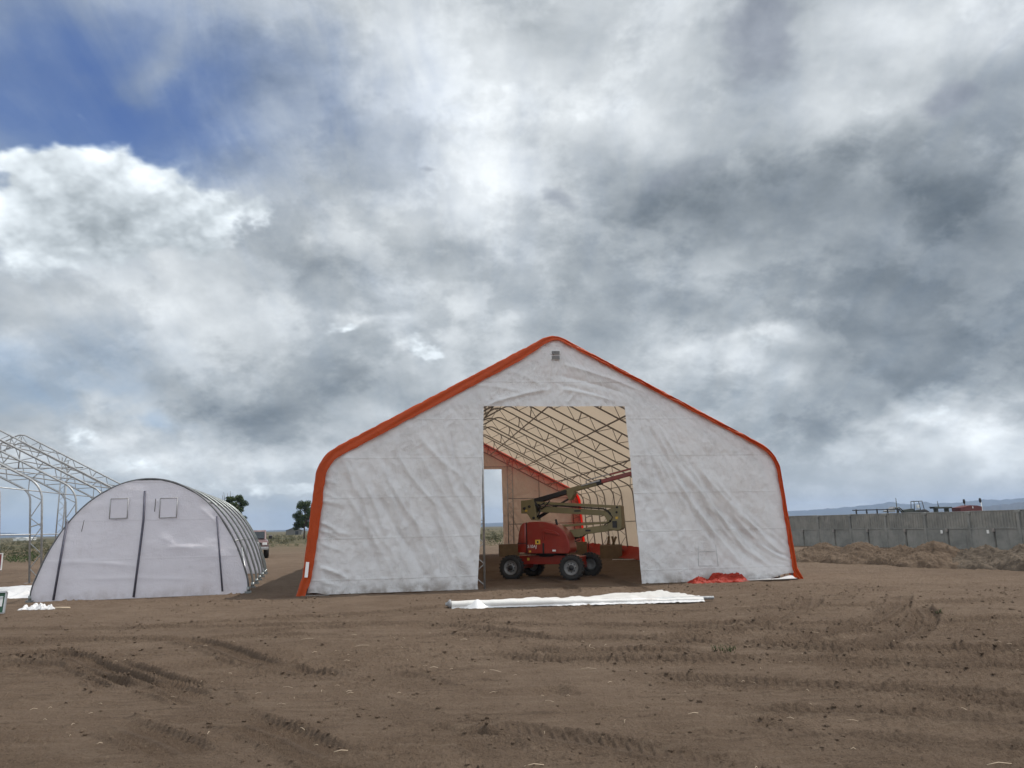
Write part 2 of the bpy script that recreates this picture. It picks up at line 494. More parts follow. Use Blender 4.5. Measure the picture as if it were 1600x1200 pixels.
M['red_tarp'] = tarp('red_tarpaulin', (0.31, 0.026, 0.012), (0.85, 0.04, 0.015), 0.18, rough=0.5, dirt_amt=0.3, bump=0.4, spec=0.2)
M['tunnel_wall'] = tarp('tunnel_sheet', (0.755, 0.745, 0.81), (0.84, 0.82, 0.90), 0.42, seams=(0.95, 0.0, 'z'), dirt=(0.30, 0.22, 0.16), dirt_amt=0.34, bump=0.30, crease=0.2, seam=0.6, low_dirt=0.35)
M['white_cloth'] = tarp('white_cloth', (0.74, 0.73, 0.71), (0.8, 0.75, 0.7), 0.2, rough=0.4, dirt=(0.32, 0.20, 0.13), dirt_amt=0.45, bump=0.3)
M['white_film'] = tarp('white_film', (0.80, 0.80, 0.81), (0.8, 0.8, 0.8), 0.25, rough=0.25, dirt_amt=0.12, bump=0.4, spec=0.6)
M['rear_wall'] = tarp('rear_tarpaulin', (0.64, 0.57, 0.50), (0.86, 0.56, 0.42), 0.24, seams=(0.98, 0.35, 'z'), dirt_amt=0.4)
M['rib_tube'] = paint('rib_tube', (0.20, 0.215, 0.215), 0.38, 0.65, 0.15, 9.0)
M['lattice_tube'] = paint('lattice_tube', (0.36, 0.37, 0.38), 0.42, 0.4, 0.15, 9.0, (0.2, 0.18, 0.16), 0.3)
M['seam_line'] = paint('seam_line', (0.33, 0.33, 0.34), 0.6)
M['window_film'] = tarp('window_film', (0.76, 0.75, 0.80), (0.82, 0.80, 0.87), 0.34, rough=0.3, dirt_amt=0.1, bump=0.1)
M['galv'] = paint('galvanised_tube', (0.42, 0.43, 0.44), 0.42, 0.75, 0.15, 9.0, (0.22, 0.20, 0.18), 0.3)
M['frame_tube'] = paint('frame_tube', (0.27, 0.26, 0.25), 0.45, 0.6, 0.15, 9.0, (0.16, 0.12, 0.09), 0.4)
M['dark_tube'] = paint('dark_tube', (0.075, 0.078, 0.085), 0.45, 0.2, 0.2, 9.0)
M['dark_strip'] = paint('dark_strip', (0.075, 0.075, 0.105), 0.6, 0.0, 0.2, 12.0)
M['grey_vent'] = paint('grey_vent', (0.26, 0.26, 0.27), 0.6, 0.0, 0.15, 12.0)
M['black'] = paint('black_rubber', (0.018, 0.018, 0.018), 0.75, 0.0, 0.3, 20.0, (0.10, 0.075, 0.055), 0.35, bump=0.3)
M['black_paint'] = paint('black_paint', (0.016, 0.016, 0.017), 0.45)
M['rim'] = paint('wheel_rim', (0.21, 0.21, 0.21), 0.45, 0.0, 0.1, 14.0, (0.2, 0.15, 0.11), 0.35)
M['lift_red'] = paint('lift_red_paint', (0.25, 0.020, 0.010), 0.34, 0.0, 0.08, 4.0, (0.25, 0.10, 0.06), 0.25, coat=0.25)
M['lift_cream'] = paint('lift_cream_paint', (0.20, 0.172, 0.082), 0.42, 0.0, 0.08, 4.0, (0.2, 0.15, 0.09), 0.3)
M['yellow'] = paint('yellow_decal', (0.65, 0.42, 0.06), 0.5)
M['white_decal'] = paint('white_decal', (0.75, 0.75, 0.75), 0.5, var=0.05)
M['card'] = paint('cardboard', (0.20, 0.15, 0.095), 0.85, 0.0, 0.1, 5.0, (0.16, 0.11, 0.07), 0.3)
M['green'] = paint('green_sign_paint', (0.012, 0.075, 0.036), 0.5)
M['sign_red'] = paint('red_sign_paint', (0.22, 0.015, 0.018), 0.5)
M['white'] = paint('white_paint', (0.72, 0.73, 0.72), 0.5, var=0.06)
M['wood'] = paint('bleached_wood', (0.50, 0.40, 0.29), 0.8)
# ------------------------------------------------------------------ ground
TX, TY, TYAW = 1.134, 19.755, R_(8.3)        # big tent: middle of its front, and its turn
def tent_pt(lx, ly): return (TX + lx * math.cos(TYAW) - ly * math.sin(TYAW), TY + lx * math.sin(TYAW) + ly * math.cos(TYAW))
def tent_inv(x, y):
    dx, dy = x - TX, y - TY
    return dx * math.cos(TYAW) + dy * math.sin(TYAW), -dx * math.sin(TYAW) + dy * math.cos(TYAW)
# wheel tracks: control points, half width, depth, lug spacing, lug slant
TRACKS = [
    ([(-8.11, 11.59), (-7.58, 11.63), (-6.27, 11.8), (-5.09, 11.62), (-4.24, 10.96), (-3.27, 9.73), (-2.6, 9.1), (-1.68, 8.41)], 0.19, 0.016, 0.100, 0.10),
    ([(-7.33, 10.5), (-6.81, 10.48), (-6.35, 10.56), (-5.74, 10.28), (-4.8, 9.25), (-4.26, 8.74), (-3.68, 8.24), (-2.83, 7.41)], 0.19, 0.018, 0.100, 0.10),
    ([(-5.69, 10.28), (-4.85, 9.62), (-3.94, 8.7), (-3.14, 7.91), (-2.44, 7.13)], 0.17, 0.014, 0.095, 0.10),
    ([(-7.11, 10.18), (-6.5, 10.01), (-5.82, 9.7), (-4.88, 9.03), (-3.93, 8.08)], 0.17, 0.013, 0.095, 0.10),
    ([(-2.67, 7.15), (-2.22, 6.67), (-1.85, 6.27), (-1.4, 5.71), (-0.95, 5.2)], 0.20, 0.011, 0.095, 0.10),
    ([(-3.68, 7.02), (-2.91, 6.34), (-2.3, 5.71), (-1.87, 5.26)], 0.20, 0.010, 0.095, 0.10),
    ([(1.55, 12.26), (3.33, 12.1), (5.53, 11.7), (8.56, 11.91)], 0.18, 0.017, 0.105, 0.10),
    ([(1.61, 10.54), (2.37, 10.89), (3.5, 11.69), (4.58, 13.12), (5.29, 14.29), (6.1, 16.27)], 0.19, 0.018, 0.100, 0.10),
    ([(2.7, 9.9), (3.68, 10.39), (4.9, 11.45), (6.46, 13.51), (7.74, 15.85)], 0.19, 0.018, 0.100, 0.10),
    ([(3.13, 9.1), (4.06, 9.55), (5.31, 10.72), (6.34, 12.34), (7.1, 14.11)], 0.19, 0.017, 0.100, 0.10),
    ([(1.64, 10.71), (2.93, 10.12), (3.73, 9.51), (5.96, 9.42), (7.22, 9.58)], 0.19, 0.019, 0.105, 0.10),
    ([(-0.7, 9.79), (-0.07, 9.44), (0.84, 9.1), (1.93, 8.96), (3.17, 9.01)], 0.18, 0.017, 0.100, 0.10),
    ([(-0.24, 10.17), (0.44, 9.83), (1.48, 9.68), (2.55, 9.35)], 0.18, 0.015, 0.100, 0.10),
    ([(-0.58, 6.52), (-0.06, 6.19), (0.62, 5.79), (1.12, 5.38), (1.47, 4.91)], 0.20, 0.009, 0.100, 0.10),
    ([(-1.77, 13.01), (-0.47, 12.02), (0.45, 10.89), (1.28, 10.59)], 0.18, 0.012, 0.100, 0.10),
    ([(-1.77, 8.84), (-1.14, 8.41), (-0.55, 7.58)], 0.20, 0.010, 0.090, 0.10),
    ([(-1.51, 7.54), (-0.81, 6.75), (-0.24, 5.86), (0.06, 5.19)], 0.20, 0.010, 0.095, 0.10),
    ([(1.49, 6.54), (2.03, 5.92), (2.39, 5.22)], 0.18, 0.009, 0.100, 0.10),
    ([(0.9, 8.3), (3.2, 7.4), (5.4, 6.6), (8.6, 5.9)], 0.18, 0.011, 0.095, 0.10),
    ([(2.6, 9.1), (5.0, 8.2), (7.5, 7.3), (11, 6.4)], 0.19, 0.011, 0.099, 0.10),
    ([(3.2, 7.3), (4.6, 6.3), (6.0, 5.6), (8.0, 4.6)], 0.18, 0.011, 0.099, 0.10),
    ([(-6.5, 13.6), (-3.0, 14.6), (0.5, 16.6), (1.3, 19.5), (0.0, 26.0)], 0.19, 0.011, 0.104, 0.10),
    ([(-4.5, 12.4), (-1.0, 13.4), (2.4, 16.0), (2.9, 19.5), (1.9, 26.0)], 0.19, 0.011, 0.104, 0.10),
    ([(-12.0, 12.4), (-7.0, 12.0), (-3.0, 11.8), (1.5, 10.8), (6, 9.2), (12, 8.0)], 0.18, 0.013, 0.100, 0.10),
    ([(-12.0, 13.8), (-7.0, 13.3), (-2.5, 13.2), (2.0, 12.0), (7, 10.2), (13, 9.0)], 0.18, 0.012, 0.100, 0.10),
    ([(1.4, 6.9), (3.5, 6.2), (6.0, 5.3), (8.5, 4.9)], 0.18, 0.010, 0.095, 0.10),
    ([(2.0, 6.0), (3.6, 5.3), (5.5, 4.6)], 0.18, 0.009, 0.092, 0.10),
    ([(3.0, 8.4), (6.0, 8.8), (10.0, 9.6), (16.0, 9.9)], 0.18, 0.014, 0.100, 0.10),
    ([(0.5, 13.8), (5.0, 14.0), (10.0, 14.6), (18, 15.4)], 0.18, 0.013, 0.110, 0.10),
]
# scooped hollows: x, y, length, width, depth, turn
HOLES = [(-0.58, 6.40, 0.26, 0.10, 0.09, -28), (-0.30, 6.20, 0.24, 0.09, 0.08, -32), (0.36, 7.62, 0.26, 0.13, 0.08, -30), (1.9, 7.7, 0.30, 0.14, 0.03, -25), (3.3, 7.3, 0.34, 0.15, 0.035, -20), (3.2, 5.6, 0.2, 0.12, 0.04, -15), (-2.2, 9.2, 0.35, 0.14, 0.05, 10), (-4.6, 5.4, 0.3, 0.15, 0.04, 10), (-2.6, 5.2, 0.25, 0.12, 0.04, -10), (5.3, 9.0, 0.6, 0.2, 0.03, -10)]
def smooth_line(pts, n):
    P = np.array(pts, float); k = len(P)
    Q = np.vstack([2 * P[0] - P[1], P, 2 * P[-1] - P[-2]])
    out = []
    for i in range(k - 1):
        p0, p1, p2, p3 = Q[i], Q[i + 1], Q[i + 2], Q[i + 3]
        t = np.linspace(0, 1, n, endpoint=False)[:, None]
        out.append(0.5 * (2 * p1 + (p2 - p0) * t + (2 * p0 - 5 * p1 + 4 * p2 - p3) * t ** 2 + (3 * p1 - p0 - 3 * p2 + p3) * t ** 3))
    out.append(P[-1:]); return np.vstack(out)
TURNED = None                                # filled with how freshly turned the soil is
def ground_height(x, y):
    dist = np.hypot(x, y)
    near = 1 - sstep(26, 60, dist)
    h = fbm(x * 0.10, y * 0.10, 2, 3) * 0.020 * near
    h += fbm(x * 0.5, y * 0.5, 3, 5) * 0.022 * near
    lump = fbm(x * 3.2, y * 3.2, 4, 9, 0.6)
    clut = (np.maximum(lump, 0) ** 1.5 * 0.016 + lump * 0.005) * near
    patchy = sstep(-0.2, 0.5, fbm(x * 0.35, y * 0.35, 2, 31))
    c = fbm(x * 11.0, y * 11.0, 3, 13, 0.65)
    clut += np.maximum(c - 0.05, 0) * 0.022 * near * (0.35 + patchy)
    c2 = fbm(x * 26.0, y * 26.0, 2, 14, 0.6)
    clut += np.maximum(c2, 0) * 0.012 * near * (0.3 + patchy)
    # scrape lines left by a blade and by dragged wheels: long, thin, slightly fanned
    wx = x + 0.6 * fbm(x * 0.2, y * 0.2, 2, 61)
    st = fbm(wx * 0.30 + y * 0.10, y * 5.5 + x * 1.1 * sstep(9, 4, y), 4, 21, 0.6)
    st2 = fbm(wx * 0.6 - y * 0.05, y * 13.0 + x * 1.5, 3, 23, 0.6)
    where = sstep(-0.35, 0.35, fbm(x * 0.22, y * 0.30, 2, 25) + 0.25 * sstep(-2, 3, x))
    clut += (st * 0.016 + st2 * 0.007) * near * where
    for ti, (pts, hw, dep, lug, slant) in enumerate(TRACKS):
        L = smooth_line(pts, 14)
        lo, hi = L.min(0) - 0.7, L.max(0) + 0.7
        sel = np.nonzero((x > lo[0]) & (x < hi[0]) & (y > lo[1]) & (y < hi[1]))[0]
        if not len(sel): continue
        px, py = x[sel], y[sel]
        best = np.full(len(sel), 1e9); arc = np.zeros(len(sel)); sid = np.zeros(len(sel)); s0 = 0.0
        for a, b in zip(L[:-1], L[1:]):
            d = b - a; l = math.hypot(*d); ux, uy = d / l
            t = np.clip((px - a[0]) * ux + (py - a[1]) * uy, 0, l)
            qx, qy = px - a[0] - ux * t, py - a[1] - uy * t
            q = qx * qx + qy * qy; m = q < best
            best[m] = q[m]; arc[m] = s0 + t[m]; sid[m] = (ux * qy - uy * qx)[m]; s0 += l
        e = np.sqrt(best) / hw; ends = sstep(0, 0.8, arc) * sstep(0, 0.8, s0 - arc)
        inside = 1 - sstep(0.8, 1.05, e)
        v = sid / hw
        ph = (arc + np.abs(v) * slant * 1.4 + np.where(v > 0, lug * 0.5, 0)) / lug
        lugs = sstep(0.15, 0.5, np.abs((ph % 1.0) - 0.5) * 2)
        wear = 0.25 + 0.75 * sstep(-0.7, 0.2, fbm(px * 0.7, py * 0.7, 3, 41 + ti))
        prof = -0.25 * inside - 0.85 * inside * lugs * sstep(0.05, 0.25, np.abs(v))
        berm = np.exp(-((e - 1.18) / 0.16) ** 2) * (0.55 + 0.5 * lugs)
        h[sel] += (prof + berm) * dep * 3.0 * ends * wear
        clut[sel] *= 1 - 0.75 * (1 - sstep(0.9, 1.3, e)) * ends * wear
        if TURNED is not None: TURNED[sel] = np.maximum(TURNED[sel], (1 - sstep(1.0, 1.45, e)) * ends * wear)
    h += clut
    # a raised yard behind the concrete wall
    azd = np.degrees(np.arctan2(x, y))
    h = h + 0.9 * sstep(70, 92, dist) * sstep(190, 150, dist) * sstep(20, 23, azd) * sstep(46, 40, azd)
    for hx, hy, hl, hw, dep, rot in HOLES:
        c_, s_ = math.cos(R_(rot)), math.sin(R_(rot))
        u = ((x - hx) * c_ + (y - hy) * s_) / hl; w = (-(x - hx) * s_ + (y - hy) * c_) / hw
        w = w + 0.35 * fbm(x * 4, y * 4, 2, 77)
        q = u * u + w * w
        h += -dep * np.exp(-q ** 1.5 * 1.2) + dep * 0.16 * np.exp(-((np.sqrt(q) - 1.35) / 0.3) ** 2) * (0.5 + fbm(x * 6, y * 6, 2, 78))
    return h
def build_ground():
    # rings that grow with distance round the camera's ground point
    rs = [0.02, 0.2, 0.6]
    while rs[-1] < 3.0: rs.append(rs[-1] * 1.06)
    while rs[-1] < 24.0: rs.append(rs[-1] * 1.0034)
    while rs[-1] < 45: rs.append(rs[-1] * 1.010)
    while rs[-1] < 9000: rs.append(rs[-1] * 1.05)
    rs = np.array(rs)
    fine = np.arange(-43, 43.001, 0.085)
    coarse = np.arange(43, 317, 4.0)[1:]
    az = np.radians(np.r_[fine, coarse])
    A, Rr = np.meshgrid(az, rs)
    x = (Rr * np.sin(A)).ravel(); y = (Rr * np.cos(A)).ravel()
    global TURNED
    TURNED = np.zeros(len(x))
    z = ground_height(x, y)
    turned = TURNED; TURNED = None
    n = len(az); m = len(rs)
    i = np.arange(m - 1)[:, None] * n; j = np.arange(n)[None, :]; j2 = (j + 1) % n
    q = np.stack([i + j, i + j2, i + n + j2, i + n + j], -1).reshape(-1, 4)[:, ::-1]
    V = np.stack([x, y, z], 1)
    me_q = q
    mat, nt, out = material('dirt')
    pos = E(nt, nt.node('ShaderNodeTexCoord').outputs['Object'])
    px, py, pz = nt.sep(pos)
    flat = nt.xyz(px, py, 0.0)
    n1 = nt.noise(flat, 0.16, 6, 0.6, 0.3); n2 = nt.noise(flat, 1.3, 8, 0.65, 0.5); n3 = nt.noise(flat, 16.0, 8, 0.7, 0.4); n4 = nt.noise(flat, 55.0, 6, 0.72)
    base = nt.mix(nt.smooth(n1 * 0.5 + n2 * 0.5, 0.36, 0.66), DIRT_DARK, DIRT_LIGHT)
    base = nt.mix(nt.smooth(n3, 0.56, 0.74) * 0.55, base, DIRT_PALE)
    base = nt.mix(nt.smooth(n3, 0.42, 0.27) * 0.6, base, DIRT_DEEP)
    base = nt.mix(nt.smooth(n4, 0.54, 0.68) * 0.55, base, (0.27, 0.21, 0.155))
    base = nt.mix(nt.smooth(n4, 0.45, 0.31) * 0.70, base, (0.045, 0.033, 0.024))
    ns = nt.noise(nt.mapping(flat, (0, 0, 0), (0, 0, 0.10), (0.5, 5.5, 1)), 2.0, 8, 0.68, 0.3)
    base = nt.mix(nt.smooth(ns, 0.50, 0.66) * 0.35, base, DIRT_PALE)
    base = nt.mix(nt.smooth(ns, 0.46, 0.32) * 0.45, base, DIRT_DEEP)
    tn = nt.node('ShaderNodeAttribute', attribute_name='turned')
    base = nt.mix(E(nt, tn.outputs['Fac']) * nt.smooth(n2, 0.3, 0.55) * 0.45, base, DIRT_MOIST)
    far = nt.smooth(nt.vmath('LENGTH', flat, out='Value'), 40.0, 120.0)
    scrub = nt.mix(nt.smooth(nt.noise(nt.mapping(flat, (0, 0, 0), (0, 0, 0.5), (1, 1, 1)), 0.045, 9, 0.68, 0.4), 0.40, 0.60), (0.045, 0.052, 0.026), (0.13, 0.11, 0.065))
    col = nt.mix(far * 0.85, base, scrub)
    b = nt.node('ShaderNodeBump'); b.inputs['Strength'].default_value = 1.0; b.inputs['Distance'].default_value = 0.08
    nt.put(b.inputs['Height'], n3 * 0.7 + n4 * 0.40 + nt.noise(flat, 34.0, 6, 0.7) * 0.4)
    p = nt.node('ShaderNodeBsdfPrincipled'); nt.put(p.inputs['Base Color'], col); p.inputs['Roughness'].default_value = 0.95; p.inputs['Specular IOR Level'].default_value = 0.12
    nt.put(p.inputs['Normal'], b.outputs[0]); nt.put(out.inputs[0], p.outputs[0])
    o = big_mesh('ground', V, me_q, mat)
    at = o.data.attributes.new('turned', 'FLOAT', 'POINT'); at.data.foreach_set('value', turned.astype(np.float32))
    tag(o, 'bare brown dirt ground marked with wheel tracks', None, None, 'structure')
    M['dirt'] = mat
    return o
DIRT_DARK, DIRT_LIGHT, DIRT_PALE, DIRT_DEEP, DIRT_MOIST = (0.126, 0.088, 0.062), (0.182, 0.132, 0.096), (0.235, 0.182, 0.136), (0.060, 0.043, 0.031), (0.080, 0.056, 0.041)
GROUND = build_ground()
# ------------------------------------------------------------------ big storage tent
OUT_POLY = [(-6.28, 0), (-6.03, 3.31), (0, 6.535), (6.03, 3.31), (6.28, 0)]
COVER = fillet(OUT_POLY, [0.95, 0.55, 0.95], 9)
def inset(poly, d):
    """moves an open outline inwards (towards the floor's middle) by d"""
    P = [Vector(p) for p in poly]; out = []
    ns = []
    for a, b in zip(P[:-1], P[1:]):
        t = (b - a).normalized(); ns.append(Vector((t.y, -t.x)))
    for i, p in enumerate(P):
        if i == 0 or i == len(P) - 1:
            n = ns[0] if i == 0 else ns[-1]; q = p + n * d
            t = (P[1] - P[0]) if i == 0 else (P[-1] - P[-2]); t = t / t.y
            q = q - t * q.y
        else:
            n1, n2 = ns[i - 1], ns[i]; m = (n1 + n2).normalized(); q = p + m * (d / m.dot(n1))
        out.append((q.x, q.y))
    return out
CH_OUT = fillet(inset(OUT_POLY, 0.05), [0.90, 0.5, 0.90], 7)
CH_IN = fillet(inset(OUT_POLY, 0.42), [0.55, 0.35, 0.55], 7)
def line_at(line, ts):
    """points at the given fractions of the length"""
    P = np.array(line, float); d = np.r_[0, np.cumsum(np.linalg.norm(np.diff(P, axis=0), axis=1))]; d /= d[-1]
    return np.stack([np.interp(ts, d, P[:, k]) for k in range(2)], 1)
def make_truss(mat, parent, name='truss', k_=1.0):
    mb = MB()
    mb.tube([(x, 0, z) for x, z in CH_OUT], 0.029 * k_, 6)
    mb.tube([(x, 0, z) for x, z in CH_IN], 0.027 * k_, 6)
    n = 45
    ts = np.linspace(0.004, 0.996, n)
    po, pi = line_at(CH_OUT, ts), line_at(CH_IN, ts)
    for i in range(n - 1):
        a = po[i] if i % 2 == 0 else pi[i]; b = pi[i + 1] if i % 2 == 0 else po[i + 1]
        mb.tube([(a[0], 0, a[1]), (b[0], 0, b[1])], 0.013 * k_, 5, cap=False)
    for t in (0.1, 0.235, 0.30, 0.38, 0.45, 0.55, 0.62, 0.70, 0.765, 0.9):        # stiffening plates
        a, b = line_at(CH_OUT, [t])[0], line_at(CH_IN, [t])[0]
        mb.tube([(a[0], 0, a[1]), (b[0], 0, b[1])], 0.022, 5, cap=False)
    for s in (-1, 1):
        mb.box((s * 6.03, 0, 0.012), (0.62, 0.22, 0.016))
    return mb.build(name, mat, parent)
def purlins(mat, parent, y0, y1):
    """length-wise tubes under the inner chords: three on each slope, one at each eave, one on each wall"""
    half = CH_IN[len(CH_IN) // 2:]; P = np.array(half)
    for s in (-1, 1):
        for x in (0.95, 2.55, 4.2):
            z = float(np.interp(x, P[:, 0], P[:, 1]))
            mb = MB(); mb.tube([(s * x, y, z - 0.03) for y in np.linspace(y0, y1, 9)], 0.026, 6); mb.build('purlin', mat, parent)
        for z, nm in ((3.12, 'eave_rail'), (1.62, 'side_rail')):
            x = float(np.interp(z, P[::-1, 1], P[::-1, 0]))
            mb = MB(); mb.tube([(s * (x + 0.03), y0, z), (s * (x + 0.03), y1, z)], 0.020, 6); mb.build(nm, mat, parent)
TL, NT_TRUSS, SP = 24.0, 9, 3.0
tent = empty('storage_tent', (TX, TY, 0), TYAW, 'large white fabric storage tent with orange trim and a tall open doorway', 'tent')
def half_width(z, line):
    P = np.array(line); k = len(P) // 2
    return np.interp(z, P[k:, 1][::-1], P[k:, 0][::-1])
def cloth_folds(x, z, folds):
    """adds soft ridges along curved lines: (x0, z0, x1, z1, bend, width, height)"""
    h = np.zeros_like(x)
    for (x0, z0, x1, z1, bend, w, amp) in folds:
        dx, dz = x1 - x0, z1 - z0; l = math.hypot(dx, dz); ux, uz = dx / l, dz / l
        s = ((x - x0) * ux + (z - z0) * uz) / l; d = -(x - x0) * uz + (z - z0) * ux
        d = d - bend * 4 * s * (1 - s)
        h += 1.35 * amp * np.exp(-(np.abs(d) / w) ** 1.25) * sstep(-0.02, 0.22, s) * sstep(-0.02, 0.30, 1 - s)
    return h
rng = np.random.default_rng(7)
FRONT_FOLDS = []
for k in range(48):                                    # right panel: sweep down from the door head to the foot
    x0 = 2.15 + 0.055 * k + rng.uniform(-0.08, 0.08); z0 = 4.3 - 0.05 * k + rng.uniform(-0.9, 0.4)
    ln = rng.uniform(1.5, 4.0); an = R_(-64 + k * 0.45 + rng.uniform(-7, 7))
    FRONT_FOLDS.append((x0, z0, x0 + ln * math.cos(an), max(0.1, z0 + ln * math.sin(an)), rng.uniform(-0.25, -0.05), rng.uniform(0.03, 0.08), rng.choice([-1, 1], p=[.35, .65]) * rng.uniform(0.016, 0.042)))
for k in range(40):                                    # left panel: pulled down from the eave to the right
    x0 = -5.5 + 0.072 * k + rng.uniform(-0.1, 0.1); z0 = 3.5 + 0.015 * k + rng.uniform(-1.6, 0.2)
    ln = rng.uniform(1.3, 3.6); an = R_(-66 + rng.uniform(-12, 8))
    FRONT_FOLDS.append((x0, z0, x0 + ln * math.cos(an), max(0.1, z0 + ln * math.sin(an)), rng.uniform(-0.2, 0.1), rng.uniform(0.03, 0.08), rng.choice([-1, 1], p=[.4, .6]) * rng.uniform(0.014, 0.038)))
for k in range(12):                                    # gathers at the left foot and the eave corner
    z0 = rng.uniform(0.2, 3.0); FRONT_FOLDS.append((-6.0, z0, -5.4 + rng.uniform(-.1, .3), z0 - rng.uniform(0.1, 0.4), 0.02, 0.035, 0.025))
FRONT_FOLDS += [(-3.6, 3.9, -2.3, 2.7, -0.1, 0.07, 0.035), (-4.6, 3.4, -3.2, 1.2, -0.15, 0.06, 0.05), (-4.2, 3.6, -2.9, 1.9, -0.12, 0.05, 0.04),
    (-0.05, 5.45, 2.0, 4.9, 0.05, 0.05, -0.035), (0.05, 5.2, 1.8, 4.65, 0.05, 0.05, -0.03), (0.1, 5.75, 2.6, 4.9, 0.06, 0.05, 0.03), (-1.85, 4.62, 0.0, 5.08, 0.05, 0.05, 0.04), (0.0, 5.08, 1.85, 4.66, 0.05, 0.05, 0.04), (-0.1, 5.0, -0.1, 6.2, 0.0, 0.02, 0.02), (0.3, 4.66, 0.55, 5.0, 0, 0.05, 0.03), (-1.4, 5.6, -0.3, 5.1, 0.05, 0.05, 0.02), (-2.4, 5.2, -0.6, 4.9, 0.05, 0.05, 0.02)]
def end_wall(name, yl, folds, door, seed, mat, lift_foot=False):
    """door: (x left at the top, x right at the top, head height, x left at the foot, x right at the foot)"""
    dlt, drt, hd, dlb, drb = door
    line = fillet(inset(OUT_POLY, 0.06), [0.9, 0.5, 0.9], 9)
    def relief(x, z):
        h = cloth_folds(x, z, folds)
        h += 0.020 * fbm(x * 0.9, z * 0.7, 3, seed) + 0.020 * fbm(x * 3.1 + z * 1.2, z * 1.6, 3, seed + 3) - 0.020 * np.abs(fbm(x * 4 - z * 1.5, z * 2.6 + x * 2.2, 3, seed + 9)) + 0.004 * fbm(x * 9 + z * 5, z * 4, 2, seed + 12)
        return h
    V, Q, n0 = [], [], 0
    zs = np.r_[0.02, np.linspace(0.04, hd, 130)]
    zt = np.linspace(hd, 6.40, 60)
    def patch(zz, xa, xb, nc):
        nonlocal n0
        t = np.linspace(0, 1, nc)[None, :]
        X = xa[:, None] * (1 - t) + xb[:, None] * t; Z = np.repeat(zz[:, None], nc, 1)
        Y = relief(X, Z)
        edge = np.minimum(t, 1 - t)
        r, c = X.shape
        if lift_foot:                                  # the foot corners curl off the ground
            Z = Z + 0.14 * sstep(5.45, 6.1, X) * sstep(1.0, 0.0, Z) + 0.05 * sstep(-5.7, -6.1, X) * sstep(0.6, 0.0, Z)
        V.append(np.stack([X, yl - Y, Z], -1).reshape(-1, 3))
        i = np.arange(r - 1)[:, None] * c; j = np.arange(c - 1)[None, :]
        Q.append((np.stack([i + j, i + j + 1, i + c + j + 1, i + c + j], -1).reshape(-1, 4)) + n0); n0 += r * c
    k = zs / hd
    hw = half_width(zs, line)
    bulge = 0.07 * sstep(0.55, 0.0, k) * sstep(-0.01, 0.03, k)
    patch(zs, -hw, dlb + (dlt - dlb) * k ** 0.8 - bulge * 0.5, 120)
    patch(zs, drb + (drt - drb) * k ** 1.2, hw, 120)
    ht = half_width(zt, line)
    patch(zt, -ht, ht, 260)
    return big_mesh(name, np.vstack(V), np.vstack(Q), mat, tent)
front = end_wall('end_wall', -0.015, FRONT_FOLDS, (-1.90, 1.86, 4.60, -2.10, 2.08), 51, M['tent_wall'], True)
front['label'] = 'white front wall of the tent around its tall doorway'
REAR_FOLDS = [(rng.uniform(-5, 5), rng.uniform(2.5, 4.4), rng.uniform(-5, 5), rng.uniform(0.2, 2.2), 0.0, 0.08, 0.025) for _ in range(14)]
rear = end_wall('end_wall', TL + 0.015, REAR_FOLDS, (-1.85, 1.64, 4.74, -1.80, 1.68), 63, M['rear_wall'])
rear['label'] = 'beige rear wall of the tent with a doorway'
# roof and side cover, sagging a little between the trusses
def build_cover():
    n = 120; P = resample(COVER, n); ys = np.linspace(0.55, TL - 0.55, 145)
    T = np.gradient(P, axis=0); T /= np.linalg.norm(T, axis=1)[:, None]; N = np.stack([T[:, 1], -T[:, 0]], 1)
    frac = np.linspace(0, 1, n)
    top = sstep(0.2, 0.3, frac) * sstep(0.2, 0.3, 1 - frac)
    X = np.zeros((len(ys), n, 3))
    for i, y in enumerate(ys):
        sag = (np.sin(math.pi * (y % SP) / SP) ** 2) * (0.035 + 0.03 * top)
        d = sag + 0.012 * fbm(frac * 40, np.full(n, y * 1.3), 3, 91)
        X[i, :, 0] = P[:, 0] + N[:, 0] * d; X[i, :, 2] = np.maximum(P[:, 1] + N[:, 1] * d, 0.0); X[i, :, 1] = y
    c = n; ii = np.arange(len(ys) - 1)[:, None] * c; j = np.arange(c - 1)[None, :]
    q = np.stack([ii + j, ii + c + j, ii + c + j + 1, ii + j + 1], -1).reshape(-1, 4)
    return big_mesh('roof_cover', X.reshape(-1, 3), q, M['tent_roof'], tent)
build_cover()
